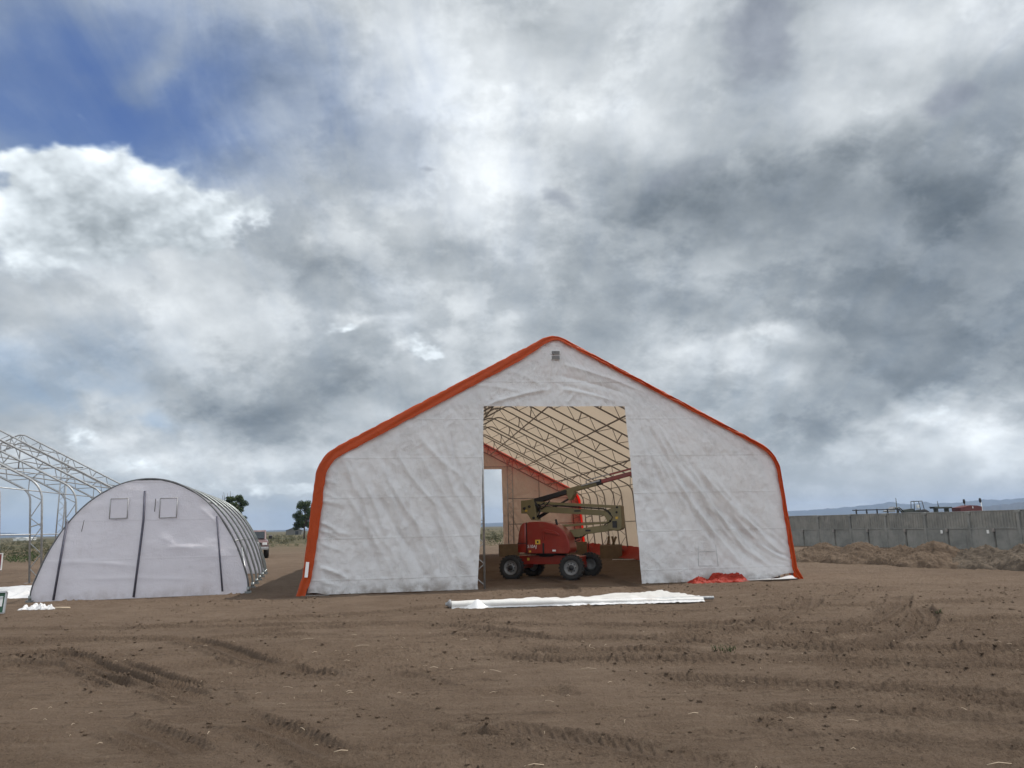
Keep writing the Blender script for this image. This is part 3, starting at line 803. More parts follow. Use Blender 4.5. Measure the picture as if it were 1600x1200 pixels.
# orange trim bands folded over both ends
def trim_band(y_edge, sgn, wl, wr, seed, label):
    """wl, wr: width of the fold on the wall, left and right half"""
    n = 260
    poly = [(-6.45, 0.0), (-6.31, 0.42)] + COVER[1:-1] + [(6.29, 0.30), (6.44, 0.0)] if sgn > 0 else COVER
    P = resample(poly, n)
    T = np.gradient(P, axis=0); T /= np.linalg.norm(T, axis=1)[:, None]; N = np.stack([T[:, 1], -T[:, 0]], 1)
    fr = np.linspace(0, 1, n)
    w = wl + (wr - wl) * sstep(0.42, 0.56, fr)
    w = w * (1 - 0.25 * np.exp(-((fr - 0.5) / 0.03) ** 2)) + 0.012 * fbm(fr * 60, fr * 0, 3, seed)
    if sgn < 0: w = w * (1 + 1.1 * sstep(0.30, 0.36, np.abs(fr - 0.5)))
    if sgn > 0: w = w * (0.85 + 0.15 * sstep(0.0, 0.08, fr)) + 0.05 * sstep(0.94, 1.0, fr)
    rows = []
    def row(dn, y, wob):
        d = dn + wob
        X = np.stack([P[:, 0] + N[:, 0] * d, np.full(n, 0.0) + y, np.maximum(P[:, 1] + N[:, 1] * d, 0.006)], -1); return X
    wr1 = 0.014 * fbm(fr * 90, fr * 0 + 3, 3, seed + 1); wr2 = 0.018 * fbm(fr * 130, fr * 0 + 9, 3, seed + 2)
    right = sstep(0.5, 0.56, fr) if sgn > 0 else fr * 0
    for yy in np.linspace(0.62, 0.06, 8): rows.append(row(-0.035, y_edge + sgn * yy, wr1 * 0.5))
    rows.append(row(-0.045, y_edge + sgn * 0.0, wr1))
    rows.append(row(-0.030, y_edge - sgn * 0.05, wr1))
    for t in np.linspace(0.08, 1, 9):
        bunch = (0.035 * right * np.sin(t * 9 + fbm(fr * 34, fr * 0, 2, seed + 5) * 5) + 0.012 * np.sin(t * 7 + fr * 40))
        wob = wr2 * t + 0.015 * fbm(fr * 46 + t * 3, fr * 0 + t * 2.5, 2, seed + 7)
        rows.append(row(-0.03 + 0 * t, y_edge - sgn * (0.062 + bunch * np.sin(math.pi * t) + 0.012 * t), 0) + 0)
        rows[-1][:, 0] += N[:, 0] * (t * w + wob * 0.25); rows[-1][:, 2] = np.maximum(rows[-1][:, 2] + N[:, 1] * (t * w + wob * 0.25), 0.006)
        rows[-1][:, 1] -= sgn * np.abs(wob)
    A = np.stack(rows, 0); r, c = A.shape[:2]
    i = np.arange(r - 1)[:, None] * c; j = np.arange(c - 1)[None, :]
    q = np.stack([i + j, i + j + 1, i + c + j + 1, i + c + j], -1).reshape(-1, 4)
    o = big_mesh('trim_band', A.reshape(-1, 3), q, M['orange_tarp' if sgn > 0 else 'rear_trim'], tent); o['label'] = label
    return o
front_trim = trim_band(0.0, 1, 0.245, 0.115, 17, 'orange trim round the front of the tent')
rear_trim = trim_band(TL, -1, 0.25, 0.25, 27, 'red trim seen inside along the rear roof edge')
mb = MB(); mb.box((-6.235, -0.10, 0.62), (0.075, 0.012, 0.36), 0, R_(4.5)); mb.build('care_label', M['white_decal'], front_trim)
# trusses
t0 = make_truss(M['frame_tube'], tent); t0.location = (0, 0.06, 0)
for k in range(1, NT_TRUSS):
    t = dup(t0, tent); t.location = (0, min(k * SP, TL - 0.08), 0)
purlins(M['frame_tube'], tent, 0.06, TL - 0.06)
# red skirt lying along the foot of the side walls
for s in (-1, 1):
    g = np.zeros((90, 6, 3)); ys = np.linspace(0.3, TL - 0.2, 90)
    for j in range(6):
        f = j / 5
        g[:, j, 0] = s * (6.24 - 0.55 * f + 0.05 * fbm(ys * 0.8, ys * 0 + j * .4, 3, 5)); g[:, j, 1] = ys
        g[:, j, 2] = 0.50 * (1 - f) ** 1.4 + 0.035 + 0.03 * fbm(ys * 2, ys * 0 + j, 2, 8)
    mb = MB(); mb.grid(g); mb.build('ground_skirt', M['red_tarp'], tent)
# lattice door posts behind both end walls, with head rails
for y in (0.16, TL - 0.22):
    for s in (-1, 1):
        mb = MB(); top = 5.2
        px = 2.26 if s > 0 and y < 1 else 1.93
        for dx in (0, 0.30): mb.tube([(s * (px + dx), y, 0), (s * (px + dx), y, top)], 0.028, 6)
        z = 0.1; k = 0
        while z < top - 0.2:
            mb.tube([(s * (px + 0.30 * (k % 2)), y, z), (s * (px + 0.30 * ((k + 1) % 2)), y, z + 0.26)], 0.012, 5, cap=False); z += 0.26; k += 1
        mb.build('door_post', M['galv'], tent)
    mb = MB(); mb.tube([(-2.2, y, 4.86), (2.2, y, 4.86)], 0.025, 6); mb.build('door_header', M['galv'], tent)
y = TL - 0.16
for s in (-1, 1):                                       # rails and a stud inside the rear wall
    for z in (1.63, 3.05):
        hw = float(half_width(np.array([z]), CH_IN)[0]); mb = MB(); mb.tube([(s * 1.95, y, z), (s * hw, y, z)], 0.022, 6); mb.build('end_rail', M['frame_tube'], tent)
    mb = MB(); mb.tube([(s * 3.75, y, 3.05), (s * 3.75, y, 4.35)], 0.02, 6); mb.build('end_stud', M['frame_tube'], tent)
    mb = MB(); mb.tube([(s * 2.0, y - 0.03, 2.4), (s * 3.0, y - 0.03, 0.2)], 0.012, 5); mb.build('bracing_wire', M['frame_tube'], tent)
for k in (0, 1, 3, 5, 7):                               # crossed wires along the side bays
    for s in (-1, 1):
        mb = MB(); x0 = s * 5.86
        mb.tube([(x0, k * SP + .1, 0.1), (s * 5.70, (k + 1) * SP - .1, 3.0)], 0.008, 4); mb.tube([(s * 5.70, k * SP + .1, 3.0), (x0 - s * 0.02, (k + 1) * SP - .1, 0.1)], 0.008, 4)
        mb.build('bracing_wire', M['frame_tube'], tent)
# two louvred vents under the ridge
for zc in (6.03, 5.895):
    mb = MB(); 
    mb.box((0.03, -0.055, zc), (0.25, 0.03, 0.105))
    v = mb.build('vent', M['white'], tent, 0.006)
    mb = MB()
    for k in range(4): mb.box((0.03, -0.078, zc - 0.036 + k * 0.024), (0.215, 0.018, 0.014), 0, 0, R_(28))
    mb.build('louvre', M['grey_vent'], v)
# stitched pocket low on the right panel
mb = MB()
for a, b in (((3.62, .90), (3.60, .42)), ((4.10, .93), (4.13, .40)), ((3.60, .42), (4.13, .40)), ((3.64, .77), (4.10, .78))):
    mb.tube([(a[0], -0.075, a[1]), (b[0], -0.075, b[1])], 0.005, 4)
mb.build('stitched_pocket', M['seam_line'], front)
# bright hem turned up under the right foot of the front wall
g = np.zeros((30, 4, 3)); xs = np.linspace(4.6, 6.1, 30)
for j in range(4):
    g[:, j, 0] = xs; g[:, j, 1] = -0.10 - 0.10 * j + 0.03 * fbm(xs * 2, xs * 0, 2, 3); g[:, j, 2] = 0.03 + (0.08 * sstep(5.6, 6.1, xs)) * (1 - j / 3) + 0.02 * (j % 2)
mb = MB(); mb.grid(g); mb.build('hem', M['white_film'], front)
# ------------------------------------------------------------------ hoop tunnel with bare ribs
TUN = (-9.25, 19.44); TUN_YAW = R_(15.2)
tunnel = empty('hoop_tunnel', (TUN[0], TUN[1], 0), TUN_YAW, 'round topped hoop tunnel with white end walls and bare steel ribs', 'hoop tunnel')
HOOP_R = [(2.47, 0.0), (2.45, 0.30), (2.36, 0.62), (2.16, 1.16), (1.84, 1.76), (1.45, 2.26), (1.01, 2.61), (0.52, 2.84), (0.0, 2.92)]
HOOP = smooth_line([(-x, z) for x, z in HOOP_R] + HOOP_R[:-1][::-1], 5)
HOOP = [tuple(p) for p in HOOP]
TUN_Y = [0.0, 1.75, 3.5, 5.2, 6.9, 8.5, 9.3]
def make_rib():
    mb = MB(); mb.tube([(x, 0, z) for x, z in HOOP], 0.030, 8)
    o = mb.build('rib', M['rib_tube'], tunnel)
    for s in (-1, 1):
        f = MB(); f.box((s * 2.47, 0, 0.03), (0.16, 0.14, 0.05)); f.tube([(s * 2.47, 0, 0.04), (s * 2.47, 0, 0.16)], 0.048, 8); f.build('base_plate', M['rib_tube'], o)
    return o
rib = make_rib()
for y in TUN_Y[1:]:
    r = dup(rib, tunnel); r.location = (0, y, 0)
rib.data = rib.data.copy(); rib.data.materials[0] = M['dark_tube']; rib['label'] = 'dark front rib edging the front sheet'
def tunnel_wall(y, seed, sgn):
    nz, nx = 90, 150
    zs = np.linspace(0.0, 2.885, nz); P = np.array(HOOP); k = len(P) // 2
    hw = np.interp(zs, P[:k + 1, 1], -P[:k + 1, 0]) - 0.015
    t = np.linspace(-1, 1, nx)[None, :]
    X = hw[:, None] * t; Z = np.repeat(zs[:, None], nx, 1)
    Y = 0.022 * fbm(X * 0.8, Z * 1.1, 3, seed) + 0.006 * fbm(X * 1.5 + Z, Z * 4.0 - X * .6, 3, seed + 2)
    Y = Y + cloth_folds(X, Z, [(-2.2, 0.9, 0.1, 0.7, 0.08, 0.06, 0.02), (0.1, 1.6, 2.0, 0.9, -0.1, 0.22, 0.03), (1.2, 2.2, 1.8, 1.6, 0.02, 0.05, 0.015), (1.5, 2.4, 1.9, 1.8, 0.02, 0.06, -0.02), (0.4, 1.2, 1.6, 1.1, 0.05, 0.05, 0.02), (-1.5, 0.5, 1.6, 0.35, 0.05, 0.05, 0.015)])
    G = np.stack([X, y - sgn * Y, Z], -1)
    mb = MB(); mb.grid(G); return mb.build('end_wall', M['tunnel_wall'], tunnel)
tw = tunnel_wall(-0.03, 5, 1); tw['label'] = 'white front sheet of the tunnel with two window patches'
tw2 = tunnel_wall(TUN_Y[-1] + 0.02, 9, -1); tw2['label'] = 'white rear sheet of the tunnel'
def strip(pts, y, wall, w=0.028, mat='dark_strip', name='zip_strip'):
    mb = MB(); mb.tube([(a, y, b) for a, b in pts], w, 4); return mb.build(name, M[mat], wall)
for wall, y in ((tw, -0.085), (tw2, TUN_Y[-1] + 0.06)):
    strip([(-0.09, 2.62), (-0.08, 1.9), (-0.13, 1.0), (-0.19, 0.03)], y, wall)
    strip([(-1.79, 1.90), (-1.87, 1.0), (-1.95, 0.04)], y, wall)
    strip([(1.64, 1.96), (1.75, 1.0), (1.86, 0.08)], y, wall, 0.022)
for x in (-0.66, 0.48):                                 # window patches: clearer sheet with a taped border
    mb = MB(); n = 8
    mb.grid([[(x + 0.38 * i / n - 0.19 + 0.28 * 0, -0.075, 1.95 + 0.48 * j / n) for i in range(n + 1)] for j in range(n + 1)])
    wp = mb.build('window_patch', M['window_film'], tw)
    mb = MB(); q = [(x - .2, 1.94), (x + .2, 1.95), (x + .2, 2.44), (x - .2, 2.43), (x - .2, 1.94)]
    for a, b in zip(q[:-1], q[1:]): mb.tube([(a[0], -0.085, a[1]), (b[0], -0.085, b[1])], 0.012, 4)
    mb.build('tape_border', M['seam_line'], wp)
strip([(-1.42, 1.92), (-1.46, 1.64)], -0.08, tw, 0.007, 'black_paint', 'tie_cord')
strip([(0.17, 2.42), (0.165, 2.10)], -0.08, tw, 0.009, 'black_paint', 'tie_cord')
for t in (0.17, 0.33, 0.42, 0.5, 0.58, 0.67, 0.83):
    x, z = line_at(HOOP, [t])[0]
    mb = MB(); mb.tube([(x * 0.985, 0.0, z * 0.985), (x * 0.985, TUN_Y[-1], z * 0.985)], 0.020, 6); mb.build('purlin', M['galv'], tunnel)
for x0, y0, z0, x1, y1, z1 in ((2.46, 0.35, 0.05, 2.20, 0.85, 1.14), (2.44, TUN_Y[-1], 0.05, 2.2, TUN_Y[-1] - 1.0, 1.15)):
    mb = MB(); mb.tube([(x0, y0, z0), (x1, y1, z1)], 0.026, 6); mb.build('brace', M['galv'], tunnel)

# ------------------------------------------------------------------ second tent: frame only
bare = empty('tent_frame', (-21.72, 22.60, 0), R_(8.6), 'uncovered steel lattice truss frame of a tent behind the hoop tunnel', 'tent frame')
BS, BN = 2.85, 6
b0 = make_truss(M['lattice_tube'], bare, 'truss', 1.25)
for k in range(1, BN):
    b = dup(b0, bare); b.location = (0, k * BS, 0)
purlins(M['lattice_tube'], bare, 0, BS * (BN - 1))
for s in (-1, 1):
    for t in (0.225, 0.40):
        x, z = line_at(CH_OUT, [t if s < 0 else 1 - t])[0]
        mb = MB(); mb.tube([(x, 0, z - 0.05), (x, BS * (BN - 1), z - 0.05)], 0.018, 6); mb.build('purlin', M['lattice_tube'], bare)
yb = BS * (BN - 1)
for x in (-1.93, 0.0, 1.93):
    mb = MB()
    for dx in ((0, 0.28) if x else (0,)):
        mb.tube([(x + dx, yb, 4.8 if x == 0 else 0), (x + dx, yb, 6.3 - abs(x + dx) * 0.52)], 0.03, 6)
    if x:
        z = 0.1; k = 0
        while z < 5.0:
            mb.tube([(x + 0.28 * (k % 2), yb, z), (x + 0.28 * ((k + 1) % 2), yb, z + 0.26)], 0.012, 5, cap=False); z += 0.26; k += 1
    mb.build('door_post', M['lattice_tube'], bare)
mb = MB(); mb.tube([(-2.9, yb + .03, 4.8), (2.9, yb + .03, 4.8)], 0.03, 6); mb.build('door_header', M['lattice_tube'], bare)
# ------------------------------------------------------------------ boom lift inside the tent
lift = empty('boom_lift', (1.05, 23.1, 0), R_(-24), 'red and cream articulated boom lift parked inside the tent doorway', 'boom lift')
# local: x along the machine, y across it (away from the doorway), z up
mb = MB()
mb.prism([(-0.92, 0.42), (0.72, 0.42), (0.80, 0.50), (0.80, 0.62), (0.66, 0.67), (-0.86, 0.67), (-0.98, 0.60), (-0.98, 0.50)], -0.40, 0.40)
mb.box((-0.93, 0, 0.36), (0.16, 1.30, 0.16)); mb.box((0.93 - 0.13, 0, 0.36), (0.16, 1.30, 0.16))
mb.box((0.86, 0, 0.50), (0.14, 0.9, 0.26)); mb.box((-1.0, 0, 0.50), (0.14, 0.9, 0.26))
ch = mb.build('chassis', M['lift_red'], lift, 0.015)
mb = MB(); mb.box((-0.57, -0.412, 0.57), (0.07, 0.01, 0.075)); mb.build('plate', M['yellow'], ch)
mb = MB(); mb.lathe([(0.0, 0.64), (0.46, 0.64), (0.46, 0.76), (0.40, 0.78), (0, 0.78)], (0, 0, 0), 'Z', 28); mb.build('slewing_ring', M['black_paint'], lift)
def make_wheel():
    t = MB()
    prof = [(0.20, -0.105), (0.24, -0.125), (0.31, -0.130), (0.335, -0.112), (0.342, -0.06), (0.342, 0.06), (0.335, 0.112), (0.31, 0.130), (0.24, 0.125), (0.20, 0.105)]
    t.lathe(prof, (0, 0, 0), 'Y', 40)
    for k in range(22):
        for s in (-1, 1):
            a = 2 * math.pi * (k + (0.5 if s > 0 else 0)) / 22
            t.box((0.345 * math.cos(a), s * 0.062, 0.345 * math.sin(a)), (0.030, 0.125, 0.044), ry=-a, rz=0)
    tyre = t.build('tyre', M['black'], None)
    r = MB()
    r.lathe([(0.203, -0.118), (0.208, -0.108), (0.19, -0.10), (0.175, -0.085), (0.155, -0.060), (0.150, -0.055), (0.10, -0.060), (0.10, -0.085), (0.0, -0.088)], (0, 0, 0), 'Y', 36)
    rim = r.build('rim', M['rim'], tyre)
    h = MB(); h.lathe([(0.0, -0.128), (0.062, -0.126), (0.070, -0.118), (0.078, -0.085)], (0, 0, 0), 'Y', 20)
    for k in range(8):
        a = 2 * math.pi * k / 8; h.lathe([(0.0, -0.078), (0.017, -0.078), (0.017, -0.05)], (0.118 * math.cos(a), 0, 0.118 * math.sin(a)), 'Y', 6)
    h.build('hub', M['black_paint'], tyre)
    tyre.name = 'wheel'
    return tyre
w0 = make_wheel(); w0.parent = lift
def put_wheel(w, x, y, turn): w.location = (x, y, 0.352); w.rotation_euler = (0, 0, turn)
put_wheel(w0, -0.93, -0.80, 0)
for x, y, turn in ((0.92, -0.80, R_(7)), (0.92, 0.80, R_(187)), (-0.93, 0.80, R_(180))): put_wheel(dup(w0, lift), x, y, turn)
# hood: rounded shell, swept in plan and section
HOOD = [(-0.50, 0.74), (-0.50, 1.60), (-0.44, 1.645), (-0.1, 1.65), (0.12, 1.63), (0.32, 1.575), (0.50, 1.49), (0.64, 1.38), (0.74, 1.25), (0.80, 1.10), (0.83, 0.92), (0.83, 0.80), (0.78, 0.73)]
def shell(outline, y0, y1, crown):
    """outline pushed across, rounded towards the sides"""
    mb = MB(); cx = sum(p[0] for p in outline) / len(outline); cz = 1.1
    prof = [(0.0, 1 - crown * 1.0), (0.006, 1 - crown * 0.55), (0.02, 1 - crown * 0.22), (0.06, 1 - crown * 0.05), (0.12, 1.0)]
    w = y1 - y0; ys = [(y0 + t * w, k) for t, k in prof] + [(y1 - t * w, k) for t, k in prof[::-1]]
    rows = [[(cx + (x - cx) * k, y, cz + (z - cz) * k) for x, z in outline] for y, k in ys]
    n = len(outline)
    vs = [p for r in rows for p in r]
    fs = [(i * n + j, (i + 1) * n + j, (i + 1) * n + (j + 1) % n, i * n + (j + 1) % n) for i in range(len(rows) - 1) for j in range(n)]
    fs += [tuple(range(n)), tuple(range(len(vs) - 1, len(vs) - 1 - n, -1))]
    return mb.add(vs, fs, True)
hood = shell(HOOD, -0.66, -0.06, 0.05).build('hood', M['lift_red'], lift, recalc=True)
for p in hood.data.polygons: p.use_smooth = len(p.vertices) == 4
shell([(x * 0.62 - 0.18, z) for x, z in HOOD], 0.10, 0.66, 0.05).build('hood', M['lift_red'], lift, recalc=True)
BACK = [(-0.80, 0.76), (-0.80, 1.02), (-0.76, 1.30), (-0.70, 1.54), (-0.62, 1.62), (-0.53, 1.635), (-0.53, 0.76)]
shell(BACK, -0.64, 0.64, 0.04).build('counterweight', M['lift_red'], lift, recalc=True)
mb = MB(); mb.box((-0.66, -0.655, 1.035), (0.27, 0.02, 0.022)); mb.box((-0.515, -0.625, 1.19), (0.018, 0.02, 0.86)); mb.build('hood_seam', M['black_paint'], hood)
mb = MB(); mb.prism([(0.02, 1.40), (0.06, 1.44), (0.40, 1.36), (0.55, 1.26), (0.50, 1.24), (0.08, 1.33), (0.05, 1.10), (0.02, 1.10)], -0.700, -0.655); mb.build('air_scoop', M['lift_red'], hood, 0.01)
mb = MB(); mb.box((0.02, -0.665, 0.88), (0.05, 0.02, 0.30)); mb.build('latch_slot', M['black_paint'], hood)
mb = MB(); mb.box((-0.15, -0.668, 1.065), (0.155, 0.008, 0.125)); mb.build('warning_decal', M['yellow'], hood)
mb = MB(); mb.box((-0.15, -0.674, 1.065), (0.05, 0.006, 0.06)); mb.build('warning_decal', M['black_paint'], hood)
for x, z, m in ((0.54, 0.965, 'yellow'), (0.67, 1.0, 'white_decal'), (0.64, 1.07, 'black_paint')):
    mb = MB(); mb.box((x, -0.655, z), (0.075, 0.008, 0.05)); mb.build('marker_decal', M[m], hood)
fc = bpy.data.curves.new('model_lettering', 'FONT'); fc.body = '510AJ'; fc.size = 0.125; fc.extrude = 0.003; fc.shear = 0.15
fc.materials.append(M['white_decal'])
ft = bpy.data.objects.new('lettering_curve', fc); COL.objects.link(ft); bpy.context.view_layer.update()
fm = bpy.data.meshes.new_from_object(ft.evaluated_get(bpy.context.evaluated_depsgraph_get())); bpy.data.objects.remove(ft)
fo = bpy.data.objects.new('model_lettering', fm); COL.objects.link(fo); fo.parent = hood; fo.location = (-0.49, -0.672, 0.90); fo.rotation_euler = (R_(90), 0, 0)
mb = MB(); mb.tube([(0.37, -0.42, 1.5), (0.36, -0.42, 1.60), (0.335, -0.42, 1.70)], [0.035, 0.035, 0.028], 10); mb.build('exhaust_pipe', M['black_paint'], lift)
# booms
def bar(p, q, h, w, y, name, mat, bevel=0.012, h2=None):
    a, b = Vector(p), Vector(q); t = (b - a).normalized(); nrm = Vector((-t.y, t.x)); h2 = h2 or h
    mb = MB(); mb.prism([tuple(a - nrm * h / 2), tuple(b - nrm * h2 / 2), tuple(b + nrm * h2 / 2), tuple(a + nrm * h / 2)], y - w / 2, y + w / 2)
    return mb.build(name, M[mat], lift, bevel)
mb = MB(); mb.prism([(-0.88, 2.29), (-0.62, 2.30), (-0.47, 2.33), (-0.42, 2.2), (-0.40, 1.95), (-0.36, 1.68), (-0.56, 1.70), (-0.66, 1.86), (-0.70, 1.90), (-0.88, 1.90)], -0.16, 0.16)
elbow = mb.build('upright', M['lift_cream'], lift, 0.015)
for x, z in ((-0.76, 2.05), (-0.60, 2.10), (-0.47, 1.76)):
    mb = MB(); mb.lathe([(0, -0.182), (0.038, -0.182), (0.042, -0.165), (0.042, -0.15)], (x, 0, z), 'Y', 14)
    mb.build('pin', M['black_paint'], elbow)
bar((-0.46, 2.21), (2.15, 2.01), 0.085, 0.09, -0.06, 'riser_link', 'lift_cream')
bar((-0.40, 2.03), (2.0, 1.82), 0.185, 0.17, 0.0, 'riser_boom', 'lift_cream', h2=0.15)
mb = MB(); mb.prism([(1.78, 1.93), (1.98, 1.99), (2.20, 2.06), (2.24, 2.03), (2.24, 1.42), (2.20, 1.37), (2.06, 1.33), (1.82, 1.39), (1.80, 1.62), (1.72, 1.78)], -0.15, 0.15)
knuckle = mb.build('knuckle', M['lift_cream'], lift, 0.015)
mb = MB(); mb.box((2.03, -0.160, 1.52), (0.13, 0.02, 0.19)); mb.build('cover_plate', M['black_paint'], knuckle)
for x, z in ((1.90, 1.83), (2.10, 1.86), (2.12, 2.0), (1.90, 1.62)):
    mb = MB(); mb.lathe([(0, -0.172), (0.028, -0.172), (0.032, -0.158), (0.032, -0.14)], (x, 0, z), 'Y', 12)
    mb.build('pin', M['black_paint'], knuckle)
bar((0.2, 1.50), (1.93, 1.585), 0.065, 0.08, -0.05, 'lower_link', 'lift_cream')
mb = MB(); mb.prism([(0.40, 1.36), (1.93, 1.535), (1.93, 1.345), (1.10, 1.255), (1.03, 1.20), (0.92, 1.17), (0.40, 1.20)], -0.09, 0.09); mb.build('lower_boom', M['lift_cream'], lift, 0.012)
mb = MB(); mb.tube([(0.50, 0.0, 1.10), (0.78, 0.0, 1.15)], 0.05, 12); mb.tube([(0.78, 0.0, 1.15), (1.0, 0.0, 1.20)], 0.03, 12); mb.build('lower_cylinder', M['black_paint'], lift)
# upper boom: black sleeve, cream tube, red fly section
mb = MB(); mb.prism([(-0.50, 2.31), (-0.44, 2.34), (0.56, 2.565), (0.60, 2.44), (0.1, 2.32), (-0.30, 2.21), (-0.40, 2.10)], -0.10, 0.10); mb.build('boom_sleeve', M['black_paint'], lift, 0.01)
bar((0.40, 2.485), (1.60, 2.735), 0.135, 0.15, 0.0, 'main_boom', 'lift_cream')
bar((1.50, 2.725), (1.66, 2.757), 0.155, 0.17, 0.0, 'boom_collar', 'black_paint')
fly = bar((1.60, 2.745), (3.60, 3.17), 0.115, 0.13, 0.0, 'fly_boom', 'lift_red')
bar((1.05, 2.66), (1.62, 2.775), 0.03, 0.03, -0.11, 'boom_rail', 'galv', 0.004)
mb = MB(); mb.tube([(1.22, -0.11, 2.70), (1.20, -0.11, 2.78), (1.26, -0.11, 2.82), (2.59, -0.11, 3.09), (3.4, -0.11, 3.26)], 0.018, 8); mb.tube([(1.22, -0.11, 2.70), (1.62, -0.11, 2.80)], 0.016, 8); mb.build('hose_carrier', M['galv'], lift)
bar((1.95, 2.945), (2.62, 3.085), 0.05, 0.05, -0.12, 'hose_cover', 'lift_red', 0.004)
mb = MB(); mb.prism([(0.58, 2.49), (0.86, 2.50), (0.82, 2.42), (0.72, 2.27), (0.66, 2.25), (0.62, 2.32)], -0.13, 0.13); mb.build('cylinder_bracket', M['lift_cream'], lift, 0.01)
mb = MB(); mb.tube([(-0.40, 0, 1.76), (0.15, 0, 2.06)], 0.052, 12); mb.tube([(0.15, 0, 2.06), (0.70, 0, 2.34)], 0.030, 12); mb.build('lift_cylinder', M['black_paint'], lift)
mb = MB(); mb.tube([(-0.42, -0.12, 1.72), (-0.28, -0.12, 1.92), (-0.30, -0.12, 2.10), (-0.12, -0.12, 2.20)], 0.018, 8); mb.tube([(-0.42, -0.14, 2.15), (-0.20, -0.14, 2.02), (-0.05, -0.14, 2.14), (0.05, -0.12, 2.26)], 0.018, 8)
mb.tube([(-0.50, -0.12, 2.31), (-0.36, -0.13, 2.14), (-0.33, -0.12, 1.95)], 0.03, 8); mb.build('hydraulic_hose', M['black_paint'], lift)
# hoses looped between the joints, and a few stickers
mb = MB()
for dy, dz in ((-0.105, 0.0), (-0.12, 0.03), (-0.10, 0.055)):
    mb.tube([(-0.34, dy, 2.10 + dz), (0.2, dy, 2.09 + dz * .6), (0.9, dy, 2.02 + dz * .6), (1.7, dy, 1.95 + dz * .6), (1.86, dy - .07, 1.86 + dz), (1.98, dy - .07, 1.72), (1.90, dy - .07, 1.60), (1.70, dy, 1.50 + dz * .3)], 0.009, 6)
mb.tube([(0.62, -0.10, 1.20), (0.75, -0.16, 1.05), (0.95, -0.14, 1.08), (0.98, -0.1, 1.2)], 0.014, 6)
mb.build('hydraulic_hose', M['black_paint'], lift)
for x, y, z, w, h, m in ((1.2, -0.092, 1.36, 0.16, 0.05, 'black_paint'), (0.9, -0.09, 1.93, 0.20, 0.045, 'black_paint'), (2.1, -0.158, 1.70, 0.07, 0.07, 'yellow'), (-0.70, -0.168, 1.98, 0.07, 0.05, 'yellow'), (0.35, -0.668, 0.82, 0.10, 0.05, 'white_decal'), (-0.40, -0.668, 0.80, 0.06, 0.05, 'yellow')):
    mb = MB(); mb.box((x, y, z), (w, 0.012, h)); mb.build('sticker', M[m], lift)
# turntable tail boxes
mb = MB(); mb.box((0.0, 0, 0.76), (1.3, 1.0, 0.05)); mb.build('turntable', M['black_paint'], lift, 0.008)
# ------------------------------------------------------------------ boxes inside the tent
def carton(x, y, w, d, h, rz, label, flaps):
    c = empty('cardboard_box', (x, y, 0), rz, label, 'box', 'cardboard boxes in the tent')
    mb = MB(); t = 0.012
    mb.box((0, -d / 2 + t / 2, h / 2), (w, t, h)); mb.box((0, d / 2 - t / 2, h / 2), (w, t, h))
    mb.box((-w / 2 + t / 2, 0, h / 2), (t, d - 2 * t - .004, h)); mb.box((w / 2 - t / 2, 0, h / 2), (t, d - 2 * t - .004, h)); mb.box((0, 0, t), (w - 2 * t - .004, d - 2 * t - .004, t))
    mb.build('carton', M['card'], c)
    if flaps:
        for s, an in ((-1, 8), (1, -14)):
            mb = MB(); mb.box((0, s * d * 0.25, h + 0.012 + 0.01 * s), (w, d * 0.5, 0.008), rx=R_(an * 0.4)); mb.build('flap', M['card'], c)
        for k, (px, a) in enumerate(((-0.12, 12), (0.10, -10), (0.16, 24))):
            mb = MB(); mb.box((px, 0.05, h + 0.2), (0.10, 0.012, 0.42), ry=R_(a)); mb.build('flap', M['card'], c)
    else:
        mb = MB(); mb.box((0, 0, h + 0.004), (w, d, 0.008)); mb.build('flap', M['card'], c)
    return c
carton(4.36, 35.6, 0.98, 0.7, 0.56, R_(-10), 'open cardboard box with torn flaps standing by the red skirt', True)
carton(3.30, 40.8, 0.85, 0.7, 0.62, R_(-8), 'cardboard box just right of the boom lift hood', False)
carton(-0.35, 40.5, 1.05, 0.7, 0.60, R_(4), 'cardboard box behind the lift beside the rear doorway', False)
mb = MB(); mb.tube([(4.1, 33.2, 0.03), (4.8, 33.0, 0.035), (5.5, 33.3, 0.03)], 0.022, 6); tag(mb.build('loose_pipe', M['white_film']), 'thin white pipe lying on the tent floor', 'pipe')

